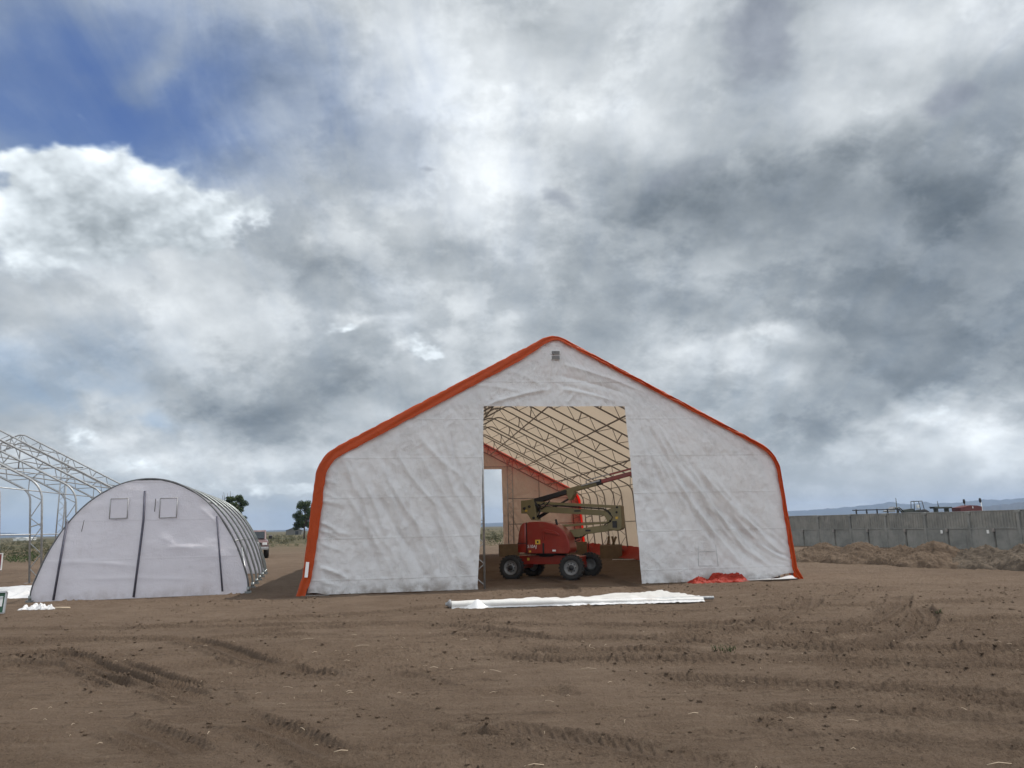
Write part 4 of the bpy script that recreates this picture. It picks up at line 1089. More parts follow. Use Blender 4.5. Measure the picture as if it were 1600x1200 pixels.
# ------------------------------------------------------------------ rolled door curtain on the ground
def rolled_curtain():
    root = empty('rolled_curtain', (1.1, 15.3, 0), R_(3.5), 'long white tarpaulin roll half unrolled on the dirt', 'tarp roll')
    L0, L1 = -2.36, 2.55; n = 150
    xs = np.linspace(L0, L1, n); f = (xs - L0) / (L1 - L0)
    # cross-section: a roll at the front, then a loose tongue spreading back
    R0 = 0.078 * (1 - 0.42 * sstep(0.25, 0.9, f)) + 0.008 * fbm(f * 9, f * 0, 3, 4)
    sec = []
    m = 22
    for j in range(m):
        a = -math.pi * 0.55 + j / (m - 1) * math.pi * 1.30      # round the roll from the front foot over the top
        sec.append(('r', a))
    rows = np.zeros((n, m + 16, 3))
    fl = 1 + 0.06 * fbm(f * 7, f * 0, 3, 8)
    for j, (_, a) in enumerate(sec):
        rows[:, j, 0] = xs; rows[:, j, 1] = -R0 * np.cos(a) * (1 + 0.25 * f) * fl * 1.15 ; rows[:, j, 2] = np.maximum(R0 + R0 * np.sin(a) * fl, 0.012)
    spread = 0.10 + 1.9 * sstep(0.05, 1.0, f) ** 0.9
    for k in range(16):
        t = (k + 1) / 16
        y0 = rows[:, m - 1, 1]; z0 = rows[:, m - 1, 2]
        rows[:, m + k, 0] = xs - 0.30 * t * sstep(0.8, 1, f) + 0.04 * fbm(f * 14, f * 0 + t * 3, 2, 12)
        rows[:, m + k, 1] = y0 + t * spread
        wr = 0.085 * np.abs(fbm(f * 5 + t * 0.9, f * 2 + t * 3.4, 3, 15)) + 0.02 * np.abs(fbm(f * 20, t * 6 + f * 3, 2, 19)) + 0.05 * t * sstep(0.3, 1, f)
        rows[:, m + k, 2] = z0 * (1 - t) ** 1.6 + 0.015 + wr * np.minimum(1, spread / 0.5) * (1 - 0.5 * t)
    mb = MB(); mb.grid(rows); mb.build('sheet', M['white_cloth'], root)
    # front lip of loose cloth
    g = np.zeros((n, 7, 3))
    lip = 0.02 + 0.13 * np.maximum(0, fbm(f * 5, f * 0, 3, 23)) + 0.16 * np.exp(-((f - 0.10) / 0.03) ** 2) + 0.07 * sstep(0.3, 1, f)
    for j in range(7):
        t = j / 6
        g[:, j, 0] = xs; g[:, j, 1] = -R0 * 1.0 - lip * t; g[:, j, 2] = (R0 * 0.8) * (1 - t) ** 1.5 + 0.012 + 0.10 * np.exp(-((f - 0.10) / 0.02) ** 2) * (1 - t) + 0.02 * np.abs(fbm(f * 40, f * 0 + t * 2, 2, 29))
    mb = MB(); mb.grid(g); mb.build('loose_edge', M['white_film'], root)
    mb = MB(); mb.tube([(L0 - 0.12, 0.02, 0.09), (L1 + 0.22, 0.02, 0.07)], 0.034, 12); mb.build('core_pipe', M['galv'], root)
    mb = MB()
    for k in range(3): mb.tube([(L0 - 0.01 - k * 0.012, -0.02 + 0.0 * k, 0.10), (L0 - 0.05 - k * 0.02, -0.02, 0.10)], 0.08 - 0.02 * k, 14)
    mb.build('rolled_end', M['grey_vent'], root)
    return root
rolled_curtain()

# ------------------------------------------------------------------ loose sheets and scraps
def heap(name, x, y, lx, ly, hz, rz, mat, label, cat, seed, n=70, sharp=5.0):
    """a dropped sheet: broad folds running mostly along it, edges thin on the ground"""
    u = np.linspace(-1, 1, n)[None, :]; v = np.linspace(-1, 1, n // 2)[:, None]
    U = u + 0 * v; V = v + 0 * u
    body = np.clip(1 - U ** 2, 0, 1) ** 0.5 * np.clip(1 - V ** 2, 0, 1) ** 0.7
    lump = 0.55 + 0.75 * fbm(U * 1.6, V * 0.7, 2, seed)
    w = U + 0.3 * fbm(U * 2, V * 1.5, 2, seed + 3)
    rid = 1 - np.abs(fbm(w * sharp * 0.55 + V * 0.8, V * sharp * 0.28 - U * .5, 2, seed + 2, 0.4)) * 1.5
    Z = hz * body * np.clip(lump, 0.1, 1.2) * (0.45 + 0.6 * np.clip(rid, 0, 1)) + 0.012
    X = lx * (U + 0.12 * fbm(U * 2, V * 2, 2, seed + 5)); Y = ly * (V * (0.75 + 0.5 * np.abs(fbm(U * 1.7, U * 0, 2, seed + 9))) + 0.25 * fbm(U * 1.8, U * 0, 2, seed + 6))
    mb = MB(); mb.grid(np.stack([X, Y, Z], -1))
    o = mb.build(name, M[mat]); o.location = (x, y, 0); o.rotation_euler = (0, 0, rz)
    return tag(o, label, cat)
heap('crumpled_tarp', 5.15, 20.06, 0.78, 0.22, 0.30, R_(9), 'red_tarp', 'crumpled red tarp on the ground against the front of the tent', 'tarp', 3, 130, 11)
heap('crumpled_tarp', -14.2, 21.4, 2.5, 2.2, 0.30, R_(14), 'white_film', 'white tarp spread on the ground left of the hoop tunnel', 'tarp', 9, 80, 5)
heap('plastic_scrap', -10.52, 16.95, 0.17, 0.12, 0.13, 0.2, 'white_film', 'small white plastic scrap lying left, nearest the green sign', 'scrap', 13, 36, 6)
heap('plastic_scrap', -10.18, 16.93, 0.24, 0.14, 0.21, -0.1, 'white_film', 'peaked white plastic scrap in front of the hoop tunnel', 'scrap', 21, 40, 7)
mb = MB(); mb.tube([(-9.95, 16.98, 0.03), (-9.62, 16.95, 0.025)], 0.022, 6); tag(mb.build('wood_stick', M['wood']), 'short pale stick beside the plastic scraps', 'stick')
gs = empty('green_sign', (-10.73, 15.95, 0), R_(10), 'green sign with a pale label lying at the left edge', 'sign')
mb = MB(); mb.box((0, 0, 0.25), (0.62, 0.03, 0.40), rx=R_(-8)); mb.build('panel', M['green'], gs)
mb = MB()
for c, s in (((0, -0.004, 0.452), (0.66, 0.05, 0.03)), ((0, 0.0, 0.045), (0.66, 0.05, 0.03)), ((0.325, -0.002, 0.25), (0.03, 0.05, 0.40)), ((-0.325, -0.002, 0.25), (0.03, 0.05, 0.40))): mb.box(c, s, rx=R_(-8))
mb.build('frame', M['galv'], gs)
mb = MB(); mb.box((0.08, -0.02, 0.27), (0.40, 0.012, 0.20), rx=R_(-8)); lb = mb.build('label_plate', M['white'], gs)
mb = MB(); mb.box((0.08, -0.028, 0.345), (0.40, 0.012, 0.03), rx=R_(-8)); mb.build('label_line', M['galv'], lb)
rs_ = empty('red_sign', (-24.76, 36.7, 0), R_(20), 'dark red sign board with pale border at the far left edge', 'sign')
mb = MB(); mb.box((0, 0, 0.42), (0.9, 0.04, 0.72)); mb.build('panel', M['sign_red'], rs_)
mb = MB()
for c, s in (((0, -.004, 0.79), (0.98, 0.06, 0.05)), ((0, -.004, 0.05), (0.98, 0.06, 0.05)), ((0.465, -.003, 0.42), (0.05, 0.06, 0.70)), ((-0.465, -.003, 0.42), (0.05, 0.06, 0.70))): mb.box(c, s)
mb.build('frame', M['white'], rs_)
# ------------------------------------------------------------------ concrete wall on the right
def concrete(name, c0, c1, stain):
    m, n, out = material(name)
    pos = E(n, n.node('ShaderNodeTexCoord').outputs['Object'])
    f = n.noise(pos, 1.4, 9, 0.66, 0.3); g = n.noise(n.mapping(pos, (0, 0, 0), (0, 0, 0), (3.0, 3.0, 0.5)), 2.2, 8, 0.65, 0.4); pit = n.noise(pos, 26.0, 5, 0.7)
    c = n.mix(n.smooth(f, 0.32, 0.68), c0, c1)
    c = n.mix(n.smooth(g, 0.52, 0.75) * 0.65, c, stain)
    c = n.mix(n.smooth(pit, 0.64, 0.78) * 0.5, c, tuple(v * 0.5 for v in c0))
    p = n.node('ShaderNodeBsdfPrincipled'); n.put(p.inputs['Base Color'], c); p.inputs['Roughness'].default_value = 0.9; p.inputs['Specular IOR Level'].default_value = 0.2
    b = n.node('ShaderNodeBump'); b.inputs['Strength'].default_value = 0.5; b.inputs['Distance'].default_value = 0.02
    n.put(b.inputs['Height'], pit * 0.6 + f); n.put(p.inputs['Normal'], b.outputs[0]); n.put(out.inputs[0], p.outputs[0])
    return m
M['concrete'] = concrete('concrete', (0.17, 0.175, 0.168), (0.255, 0.255, 0.24), (0.10, 0.10, 0.097))
M['concrete_rib'] = concrete('ribbed_concrete', (0.18, 0.182, 0.172), (0.26, 0.255, 0.235), (0.10, 0.10, 0.097))
WDIR = Vector((-0.402, 0.916, 0)); WP = Vector((22.0, 33.8, 0))
cw = empty('concrete_wall', tuple(WP - WDIR * 11.5), math.atan2(WDIR.y, WDIR.x), 'long grey concrete panel wall behind the dirt heaps', 'wall')
BAY, NB = 2.3, 16
for k in range(NB):
    x0 = k * BAY; xc = x0 + BAY / 2; jig = 0.02 * math.sin(k * 2.7)
    mb = MB(); mb.box((xc - 0.46 * BAY / 2 - .07, jig, 0.46), (BAY * 0.5 - 0.05, 0.24, 0.92)); mb.box((xc + BAY / 4 + 0.01, jig + 0.015, 0.46), (BAY * 0.5 - 0.06, 0.24, 0.92))
    mb.build('lower_panel', M['concrete'], cw, 0.012)
    mb = MB(); mb.box((xc, 0.02 + jig, 1.32), (BAY - 0.10, 0.12, 0.74))
    nr = 15
    for r in range(nr): mb.box((x0 + 0.10 + (BAY - 0.2) * (r + 0.5) / nr, -0.055 + jig + 0.155 - 0.155, 1.32), (0.075, 0.05, 0.72))
    for r in range(nr): mb.box((x0 + 0.10 + (BAY - 0.2) * (r + 0.5) / nr, 0.072 + jig, 1.32), (0.085, 0.05, 0.72))
    mb.build('ribbed_panel', M['concrete_rib'], cw)
    mb = MB(); mb.box((xc, jig, 0.945), (BAY - 0.08, 0.30, 0.05)); mb.build('ledge', M['concrete'], cw, 0.008)
    mb = MB(); mb.box((xc, jig, 1.715 + 0.01 * math.sin(k * 1.9)), (BAY - 0.01, 0.22, 0.05)); mb.build('coping', M['concrete'], cw, 0.008)
for k in range(NB + 1):
    mb = MB(); mb.box((k * BAY, 0.0, 0.85), (0.13, 0.34, 1.70)); mb.box((k * BAY, 0, 1.66), (0.22, 0.38, 0.12)); mb.build('post', M['concrete'], cw, 0.012)
    if k < NB:
        mb = MB(); mb.box((k * BAY + BAY * .5, 0.175, 0.88), (0.13, 0.06, 0.16)); mb.build('bracket', M['frame_tube'], cw)
for k in (4, 5, 6):
    mb = MB(); mb.box((k * BAY + BAY * 0.62, 0.16, 0.80), (0.10, 0.03, 0.16)); mb.build('white_tag', M['white'], cw)

# ------------------------------------------------------------------ dirt heaps in front of the wall
def soil(name, c0, c1, c2):
    m, n, out = material(name)
    pos = n.node('ShaderNodeTexCoord').outputs['Object']
    f = n.noise(pos, 1.1, 9, 0.68, 0.4); g = n.noise(pos, 9.0, 8, 0.72, 0.3); h = n.noise(pos, 40.0, 5, 0.7)
    c = n.mix(n.smooth(f, 0.36, 0.64), c0, c1); c = n.mix(n.smooth(g, 0.54, 0.72) * 0.7, c, c2); c = n.mix(n.smooth(g, 0.42, 0.28) * 0.7, c, tuple(v * 0.45 for v in c0))
    c = n.mix(n.smooth(h, 0.66, 0.78) * 0.5, c, (0.36, 0.32, 0.27))
    p = n.node('ShaderNodeBsdfPrincipled'); n.put(p.inputs['Base Color'], c); p.inputs['Roughness'].default_value = 0.95; p.inputs['Specular IOR Level'].default_value = 0.1
    b = n.node('ShaderNodeBump'); b.inputs['Strength'].default_value = 1.0; b.inputs['Distance'].default_value = 0.06
    n.put(b.inputs['Height'], g + h * 0.4); n.put(p.inputs['Normal'], b.outputs[0]); n.put(out.inputs[0], p.outputs[0])
    return m
M['heap_brown'] = soil('heap_soil_brown', (0.098, 0.070, 0.050), (0.155, 0.114, 0.083), (0.22, 0.17, 0.13))
M['heap_grey'] = soil('heap_soil_grey', (0.092, 0.073, 0.057), (0.148, 0.118, 0.091), (0.21, 0.18, 0.147))
def dirt_heap(x, y, rx, ry, h, seed, mat, label):
    n = 110
    u = np.linspace(-1.25, 1.25, n)[None, :]; v = np.linspace(-1.25, 1.25, n)[:, None]; U = u + 0 * v; V = v + 0 * u
    rr = 1 + 0.22 * fbm(U * 1.4, V * 1.4, 3, seed)
    q = np.sqrt(U * U + V * V) / rr
    Z = h * np.clip(1 - q, 0, 1) ** 0.85 * 1.12
    Z = np.minimum(Z, h * 0.95 + 0.12 * Z)
    amp = sstep(1.15, 0.85, q)
    Z = Z + amp * (0.055 * fbm(U * 2.4, V * 2.4, 3, seed + 4, 0.5) + 0.07 * np.maximum(fbm(U * 16, V * 12, 3, seed + 8, 0.65), 0)) * (0.5 + h)
    Z = Z - 0.10 * sstep(0.9, 1.2, q)
    mb = MB(); mb.grid(np.stack([U * rx, V * ry, Z], -1))
    o = mb.build('dirt_heap', M[mat]); o.location = (x, y, 0); o.rotation_euler = (0, 0, math.atan2(WDIR.y, WDIR.x))
    return tag(o, label, 'dirt heap', 'dirt heaps along the concrete wall')
dirt_heap(10.75, 31.2, 1.1, 0.9, 0.46, 1, 'heap_brown', 'small reddish dirt heap half hidden by the orange tent leg')
dirt_heap(11.35, 28.9, 1.75, 1.2, 0.60, 2, 'heap_brown', 'rounded brown dirt heap first clear of the tent')
dirt_heap(12.15, 27.3, 1.9, 1.25, 0.64, 3, 'heap_brown', 'broad brown dirt heap second along from the tent leg')
dirt_heap(12.75, 25.9, 1.5, 1.0, 0.55, 4, 'heap_brown', 'low brown dirt heap between two larger heaps')
dirt_heap(13.2, 24.7, 1.8, 1.25, 0.68, 5, 'heap_brown', 'tallest brown dirt heap with a smooth round top')
dirt_heap(14.05, 23.4, 1.7, 1.1, 0.58, 6, 'heap_grey', 'grey brown dirt heap dusted with pale soil')
dirt_heap(14.6, 22.1, 1.7, 1.15, 0.66, 7, 'heap_grey', 'rubbly grey dirt heap with dark stones on its right')
dirt_heap(15.3, 20.7, 1.6, 1.1, 0.55, 8, 'heap_grey', 'dark grey dirt heap at the right edge')

# ------------------------------------------------------------------ farm gear behind the wall
yr = empty('yard_rail', (45.0, 102.0, 0.9), R_(-8), 'dark post and rail fence just above the wall', 'railing')
mb = MB(); mb.box((2.6, 0, 1.62), (6.2, 0.06, 0.12)); mb.build('rail', M['black_paint'], yr)
for k in range(5):
    mb = MB(); mb.box((k * 1.3, 0, 0.85), (0.16, 0.16, 1.75)); mb.build('post', M['black_paint'], yr)
M['tractor'] = paint('dark_machine_paint', (0.05, 0.055, 0.045), 0.5)
M['maroon'] = paint('maroon_paint', (0.11, 0.018, 0.016), 0.5, 0, 0.15, 3.0, (0.09, 0.05, 0.04), 0.4)
M['glass'] = paint('dark_glass', (0.02, 0.025, 0.03), 0.08, 0.0, 0.05, spec=0.8)
tr = empty('tractor', (56.0, 108.0, 0.9), R_(178), 'dark open tractor with a roll cage behind the concrete wall', 'tractor')
mb = MB(); mb.prism([(-1.1, 0.7), (1.9, 0.7), (1.9, 1.5), (1.7, 1.62), (0.5, 1.75), (0.4, 1.5), (-1.1, 1.5)], -0.38, 0.38); mb.build('body', M['tractor'], tr, 0.03)
mb = MB()
for sx, sy in ((-0.9, -0.55), (-0.9, 0.55), (0.45, -0.5), (0.45, 0.5)): mb.tube([(sx, sy, 1.4), (sx * 0.8 + 0.0, sy * 0.9, 2.72)], 0.05, 8)
mb.tube([(-0.72, -0.5, 2.72), (0.36, -0.45, 2.72), (0.36, 0.45, 2.72), (-0.72, 0.5, 2.72)], 0.05, 8, closed=True); mb.build('roll_cage', M['black_paint'], tr)
for x, y, r, w in ((-0.7, -0.72, 0.80, 0.4), (-0.7, 0.72, 0.80, 0.4), (1.5, -0.62, 0.5, 0.28), (1.5, 0.62, 0.5, 0.28)):
    mb = MB(); mb.lathe([(r * 0.5, -w / 2), (r * 0.95, -w / 2), (r, -w / 3), (r, w / 3), (r * 0.95, w / 2), (r * 0.5, w / 2)], (x, y, r), 'Y', 24); wl = mb.build('wheel', M['black'], tr)
    mb = MB(); mb.lathe([(0, -w * 0.42), (r * 0.5, -w * 0.40), (r * 0.5, w * 0.40), (0, w * 0.42)], (x, y, r), 'Y', 20); mb.build('rim', M['rim'], wl)
mb = MB(); mb.tube([(1.8, -0.4, 1.3), (2.5, -0.4, 1.95), (3.3, -0.4, 1.55)], 0.09, 8); mb.tube([(1.8, 0.4, 1.3), (2.5, 0.4, 1.95), (3.3, 0.4, 1.55)], 0.09, 8); mb.build('loader_arm', M['tractor'], tr)
mb = MB(); mb.prism([(3.2, 1.3), (4.2, 1.35), (4.25, 1.50), (3.6, 1.7), (3.25, 2.05)], -0.8, 0.8); mb.build('loader_bucket', M['grey_vent'], tr)
mb = MB(); mb.box((-0.3, 0, 2.0), (0.30, 0.4, 0.45)); mb.build('seat', M['white'], tr, 0.05)
im = empty('flat_trailer', (60.6, 110.0, 0.75), R_(5), 'dark flat trailer bed with a thin mast behind the wall', 'trailer')
mb = MB(); mb.box((0, 0, 1.92), (2.6, 1.2, 0.22)); mb.box((-1.0, 0, 2.06), (1.0, 1.0, 0.08)); mb.build('bed', M['tractor'], im, 0.02)
mb = MB(); mb.tube([(-0.35, 0, 2.0), (-0.42, 0, 2.9)], [0.07, 0.03], 8); mb.build('mast', M['tractor'], im)
for x in (-0.8, 0.8):
    mb = MB(); mb.box((x, 0, 0.95), (0.14, 0.9, 1.75)); mb.build('stand', M['tractor'], im)
    mb = MB(); mb.lathe([(0.0, -0.12), (0.38, -0.12), (0.42, 0), (0.38, 0.12), (0, 0.12)], (x, -0.5, 0.42), 'Y', 18); mb.build('wheel', M['black'], im)
rt = empty('red_trailer', (64.3, 110.0, 0.45), R_(4), 'low maroon grain trailer seen over the wall between two lamp posts', 'trailer')
mb = MB(); mb.prism([(-1.6, 1.0), (1.45, 1.0), (1.55, 2.25), (0.9, 2.42), (-0.2, 2.48), (-0.9, 2.30), (-1.65, 2.20)], -1.0, 1.0); mb.build('hopper', M['maroon'], rt, 0.02)
mb = MB(); mb.box((0.18, -1.02, 2.18), (0.10, 0.03, 0.3)); mb.build('stripe', M['white'], rt)
for x in (-0.8, 0.8):
    mb = MB(); mb.lathe([(0.0, -0.15), (0.45, -0.15), (0.5, 0), (0.45, 0.15), (0, 0.15)], (x, -0.9, 0.5), 'Y', 20); mb.build('wheel', M['black'], rt)
mb = MB(); mb.box((0, 0, 0.85), (2.8, 1.6, 0.3)); mb.build('chassis', M['black_paint'], rt)
def mast(x, y, h, label, head, white):
    p = empty('yard_post', (x, y, 0.9), 0, label, 'post', 'posts behind the wall')
    mb = MB(); mb.tube([(0, 0, 0), (0.06 if not white else 0, 0, h)], [0.10, 0.045], 8); mb.build('pole', M['white'] if white else M['tractor'], p)
    if head:
        mb = MB(); mb.lathe([(0.02, -0.5), (0.13, -0.42), (0.17, -0.1), (0.13, 0.14), (0.0, 0.18)], (-0.10 if white else 0, 0, h), 'Z', 12); mb.build('lamp_head', M['black_paint'], p)
    else:
        mb = MB(); mb.tube([(0.03, 0, h * 0.62), (0.35, 0, h * 0.40)], 0.03, 6); mb.build('stay', M['tractor'], p)
mast(54.3, 110.0, 3.3, 'thin dark bare post left of the tractor', False, False)
mast(64.0, 110.0, 2.75, 'slim dark lamp post left of the red trailer', True, False)
mast(66.4, 110.0, 2.85, 'white post with a dark lamp head right of the red trailer', True, True)

# ------------------------------------------------------------------ pickup behind the hoop tunnel
M['car'] = paint('dusty_red_car_paint', (0.13, 0.075, 0.075), 0.45, 0.0, 0.06, 3.0, (0.40, 0.30, 0.25), 0.4, coat=0.3)
pk = empty('pickup_truck', (-15.98, 47.2, 0), R_(-71), 'dusty reddish pickup truck showing its corner behind the hoop tunnel', 'pickup truck')
S = 0.9
def pz(poly, k=S): return [(x * k, z * k) for x, z in poly]
mb = MB(); mb.prism(pz([(-2.7, 0.55), (2.45, 0.55), (2.6, 0.70), (2.6, 1.02), (2.45, 1.12), (1.15, 1.18), (-2.7, 1.18)]), -0.86, 0.86); mb.build('body', M['car'], pk, 0.05, seg=3)
mb = MB(); mb.prism(pz([(-0.95, 1.19), (1.05, 1.19), (0.55, 1.72), (0.35, 1.80), (-0.70, 1.80), (-0.88, 1.70)]), -0.76, 0.76); mb.build('cab', M['car'], pk, 0.05, seg=3)
mb = MB(); mb.prism(pz([(1.02, 1.26), (1.08, 1.26), (0.62, 1.70), (0.56, 1.70)]), -0.66, 0.66); mb.build('windscreen', M['glass'], pk)
for s in (-1, 1):
    mb = MB(); mb.prism(pz([(-0.75, 1.26), (0.85, 1.26), (0.50, 1.66), (-0.72, 1.66)]), s * 0.765 - 0.005, s * 0.765 + 0.005); mb.build('side_window', M['glass'], pk)
    mb = MB(); mb.box((0.80 * S, s * 1.0, 1.33 * S), (0.10, 0.20, 0.18)); mi = mb.build('mirror', M['black_paint'], pk, 0.02)
    mb = MB(); mb.box((0.80 * S + 0.02, s * 1.0, 1.44 * S), (0.08, 0.18, 0.05)); mb.build('mirror_cap', M['rim'], mi, 0.015)
    mb = MB(); mb.box((2.60 * S, s * 0.66, 0.92 * S), (0.05, 0.26, 0.14)); mb.build('headlight', M['white'], pk, 0.015)
mb = MB(); mb.box((2.62 * S, 0, 0.64 * S), (0.16, 1.74, 0.17)); mb.build('bumper', M['galv'], pk, 0.03)
mb = MB(); mb.box((2.60 * S, 0, 0.90 * S), (0.05, 0.96, 0.20)); mb.build('grille', M['black_paint'], pk, 0.01)
for x in (-1.65, 1.72):
    for s in (-1, 1):
        mb = MB(); mb.lathe([(0.2, -0.12), (0.35, -0.12), (0.38, -0.07), (0.38, 0.07), (0.35, 0.12), (0.2, 0.12)], (x * S, s * 0.80, 0.38), 'Y', 24); wl = mb.build('wheel', M['black'], pk)
        mb = MB(); mb.lathe([(0, -0.10), (0.2, -0.11), (0.2, 0.11), (0, 0.10)], (x * S, s * 0.80, 0.38), 'Y', 20); mb.build('rim', M['galv'], wl)

# ------------------------------------------------------------------ trees
def leaf_mat(name, a, b):
    m, n, out = material(name)
    g = n.node('ShaderNodeNewGeometry'); rnd = g.outputs['Random Per Island']
    c = n.mix(rnd, a, b)
    p = n.node('ShaderNodeBsdfPrincipled'); n.put(p.inputs['Base Color'], c); p.inputs['Roughness'].default_value = 0.6; p.inputs['Specular IOR Level'].default_value = 0.25
    t = n.node('ShaderNodeBsdfTranslucent'); n.put(t.inputs[0], c)
    mx = n.node('ShaderNodeMixShader'); mx.inputs[0].default_value = 0.3; n.put(mx.inputs[1], p.outputs[0]); n.put(mx.inputs[2], t.outputs[0]); n.put(out.inputs[0], mx.outputs[0])
    return m
M['leaf'] = leaf_mat('leaf', (0.022, 0.036, 0.014), (0.085, 0.115, 0.042))
M['bark'] = paint('bark', (0.09, 0.07, 0.055), 0.9, 0, 0.3, 8.0, bump=0.6, bscale=20)
M['scrub'] = leaf_mat('scrub_leaf', (0.028, 0.036, 0.017), (0.105, 0.098, 0.052))
M['scrub_green'] = leaf_mat('scrub_green_leaf', (0.020, 0.040, 0.012), (0.060, 0.095, 0.026))
def leaves(centres, radii, n_each, size, seed):
    r = np.random.default_rng(seed); V = []
    for c, rad in zip(centres, radii):
        k = max(4, int(n_each * rad * rad))
        d = r.normal(size=(k, 3)); d /= np.linalg.norm(d, axis=1)[:, None]
        p = np.array(c) + d * (rad * r.uniform(0.25, 1.05, (k, 1))) * np.array([1, 1, 0.85])
        a = r.normal(size=(k, 3)); a /= np.linalg.norm(a, axis=1)[:, None]
        b = np.cross(a, r.normal(size=(k, 3))); b /= np.linalg.norm(b, axis=1)[:, None]
        s = size * r.uniform(0.5, 1.25, (k, 1))
        V.append(np.stack([p - a * s, p + b * s * 0.5, p + a * s, p - b * s * 0.5], 1))
    V = np.concatenate(V).reshape(-1, 3)
    return V, np.arange(len(V)).reshape(-1, 4)
def tree(x, y, lumps, trunk_h, r0, label, seed, twigs=None, size=0.16):
    t = empty('broadleaf_tree', (x, y, 0), 0, label, 'tree', 'trees on the skyline')
    mb = MB(); mb.tube([(0, 0, -0.1), (0.05, 0, trunk_h * 0.5), (-0.05, 0.05, trunk_h)], [r0, r0 * 0.8, r0 * 0.55], 9)
    for (c, rad) in lumps[::2]: mb.tube([(-0.03, 0.03, trunk_h * 0.75), (c[0] * 0.5, c[1] * 0.5, (trunk_h + c[2]) / 2 * 0.95), c], [r0 * 0.5, r0 * 0.3, 0.03], 6)
    if twigs:
        for p in twigs: mb.tube([(p[0] * 0.4, 0, trunk_h), (p[0] * 0.8, p[1] * .5, p[2] * 0.75), p], [r0 * 0.4, 0.06, 0.015], 5)
    mb.build('trunk', M['bark'], t)
    V, Q = leaves([c for c, _ in lumps], [r for _, r in lumps], 800, size * 0.8, seed)
    big_mesh('crown', V, Q, M['leaf'], t, False)
rg = np.random.default_rng(3)
l1 = []
for k in range(46):
    z = rg.uniform(2.3, 6.3); w = 1.75 * math.sqrt(max(0.04, 1 - ((z - 3.9) / 2.75) ** 2)); a = rg.uniform(0, 6.28); q = w * math.sqrt(rg.uniform(0.1, 1))
    l1.append(((q * math.cos(a), q * math.sin(a), z), rg.uniform(0.35, 0.75)))
for k in range(7): l1.append(((-1.7 + rg.uniform(-.3, .4), rg.uniform(-1, 1), rg.uniform(1.9, 3.0)), rg.uniform(0.3, 0.5)))
tree(-37.6, 138.0, l1, 2.6, 0.20, 'dark green tree standing alone beside the orange tent leg', 5)
l2 = []
for k in range(40):
    z = rg.uniform(3.0, 6.1); w = 1.5 * math.sqrt(max(0.04, 1 - ((z - 4.4) / 2.0) ** 2)); a = rg.uniform(0, 6.28); q = w * math.sqrt(rg.uniform(0.1, 1))
    l2.append(((0.4 + q * math.cos(a), q * math.sin(a), z), rg.uniform(0.3, 0.6)))
tree(-37.0, 101.0, l2, 3.0, 0.2, 'ragged tree with bare twigs rising behind the hoop tunnel', 8, [(-1.5, 0.2, 6.4), (-1.15, -0.3, 6.7), (-0.8, 0.1, 6.6), (-1.8, 0, 5.8), (-0.5, 0.3, 6.9)])

# ------------------------------------------------------------------ buildings on the skyline
M['barn_wall'] = paint('weathered_barn_wall', (0.13, 0.125, 0.11), 0.8); M['barn_roof'] = paint('barn_roof', (0.10, 0.10, 0.10), 0.6)
def shed(name, x, y, w, d, h, rise, rz, wall, roof, label, cat, door=True):
    b = empty(name, (x, y, 0), rz, label, cat)
    mb = MB(); mb.prism([(-w / 2, 0), (w / 2, 0), (w / 2, h), (0, h + rise), (-w / 2, h)], 0, d); mb.build('wall', M[wall], b)
    mb = MB()
    for s in (-1, 1): mb.prism([(s * (w / 2 + 0.25), h - 0.05), (0, h + rise + 0.12), (0, h + rise + 0.02), (s * (w / 2 + 0.25), h - 0.15)], -0.3, d + 0.3)
    mb.build('roof', M[roof], b, recalc=True)
    if door:
        mb = MB(); mb.box((w * 0.2, -0.02, h * 0.4), (w * 0.2, 0.05, h * 0.78)); mb.build('door', M['black_paint'], b)
    return b
shed('barn', -83.5, 292.0, 5.6, 8, 1.7, 0.9, R_(12), 'barn_wall', 'barn_roof', 'small weathered gabled barn beyond the scrub near the lone tree', 'barn')
shed('white_shed', -216.0, 335.0, 2.2, 6, 0.9, 0.15, R_(0), 'white', 'white', 'smaller far white shed left of the frame leg', 'shed', False)
shed('white_shed', -213.0, 335.0, 4.4, 6, 0.95, 0.15, R_(0), 'white', 'white', 'longer far white shed at the frame leg on the skyline', 'shed', False)

# ------------------------------------------------------------------ hills
def hills(name, r0, r1, az0, az1, prof, seed, c0, c1, label):
    na, nr = 420, 22
    a = np.linspace(az0, az1, na); rr = np.linspace(r0, r1, nr)
    A, R = np.meshgrid(np.radians(a), rr)
    crest = np.interp(a, [p[0] for p in prof], [p[1] for p in prof])[None, :]
    t = (rr - r0) / (r1 - r0); shape = np.sin(np.minimum(t / 0.7, 1) * math.pi / 2)[:, None] * sstep(1.02, 0.72, t)[:, None]
    hgt = np.tan(np.radians(crest)) * (r0 + 0.7 * (r1 - r0)) * shape
    hgt = hgt * (1 + 0.10 * fbm(A * 120, R / (r1 - r0) * 5, 4, seed)) * (crest > 0.01)
    V = np.stack([R * np.sin(A), R * np.cos(A), hgt + 0.02], -1).reshape(-1, 3)
    i = np.arange(nr - 1)[:, None] * na; j = np.arange(na - 1)[None, :]
    q = np.stack([i + j, i + na + j, i + na + j + 1, i + j + 1], -1).reshape(-1, 4)[:, ::-1]
    m, n, out = material(name + '_soil'); pos = n.node('ShaderNodeTexCoord').outputs['Object']
    p = n.node('ShaderNodeBsdfPrincipled'); n.put(p.inputs['Base Color'], n.mix(n.noise(pos, 0.012, 8, 0.65), c0, c1)); p.inputs['Roughness'].default_value = 0.95
    n.put(out.inputs[0], p.outputs[0])
    return tag(big_mesh(name, V, q, m), label, None, None, 'structure')
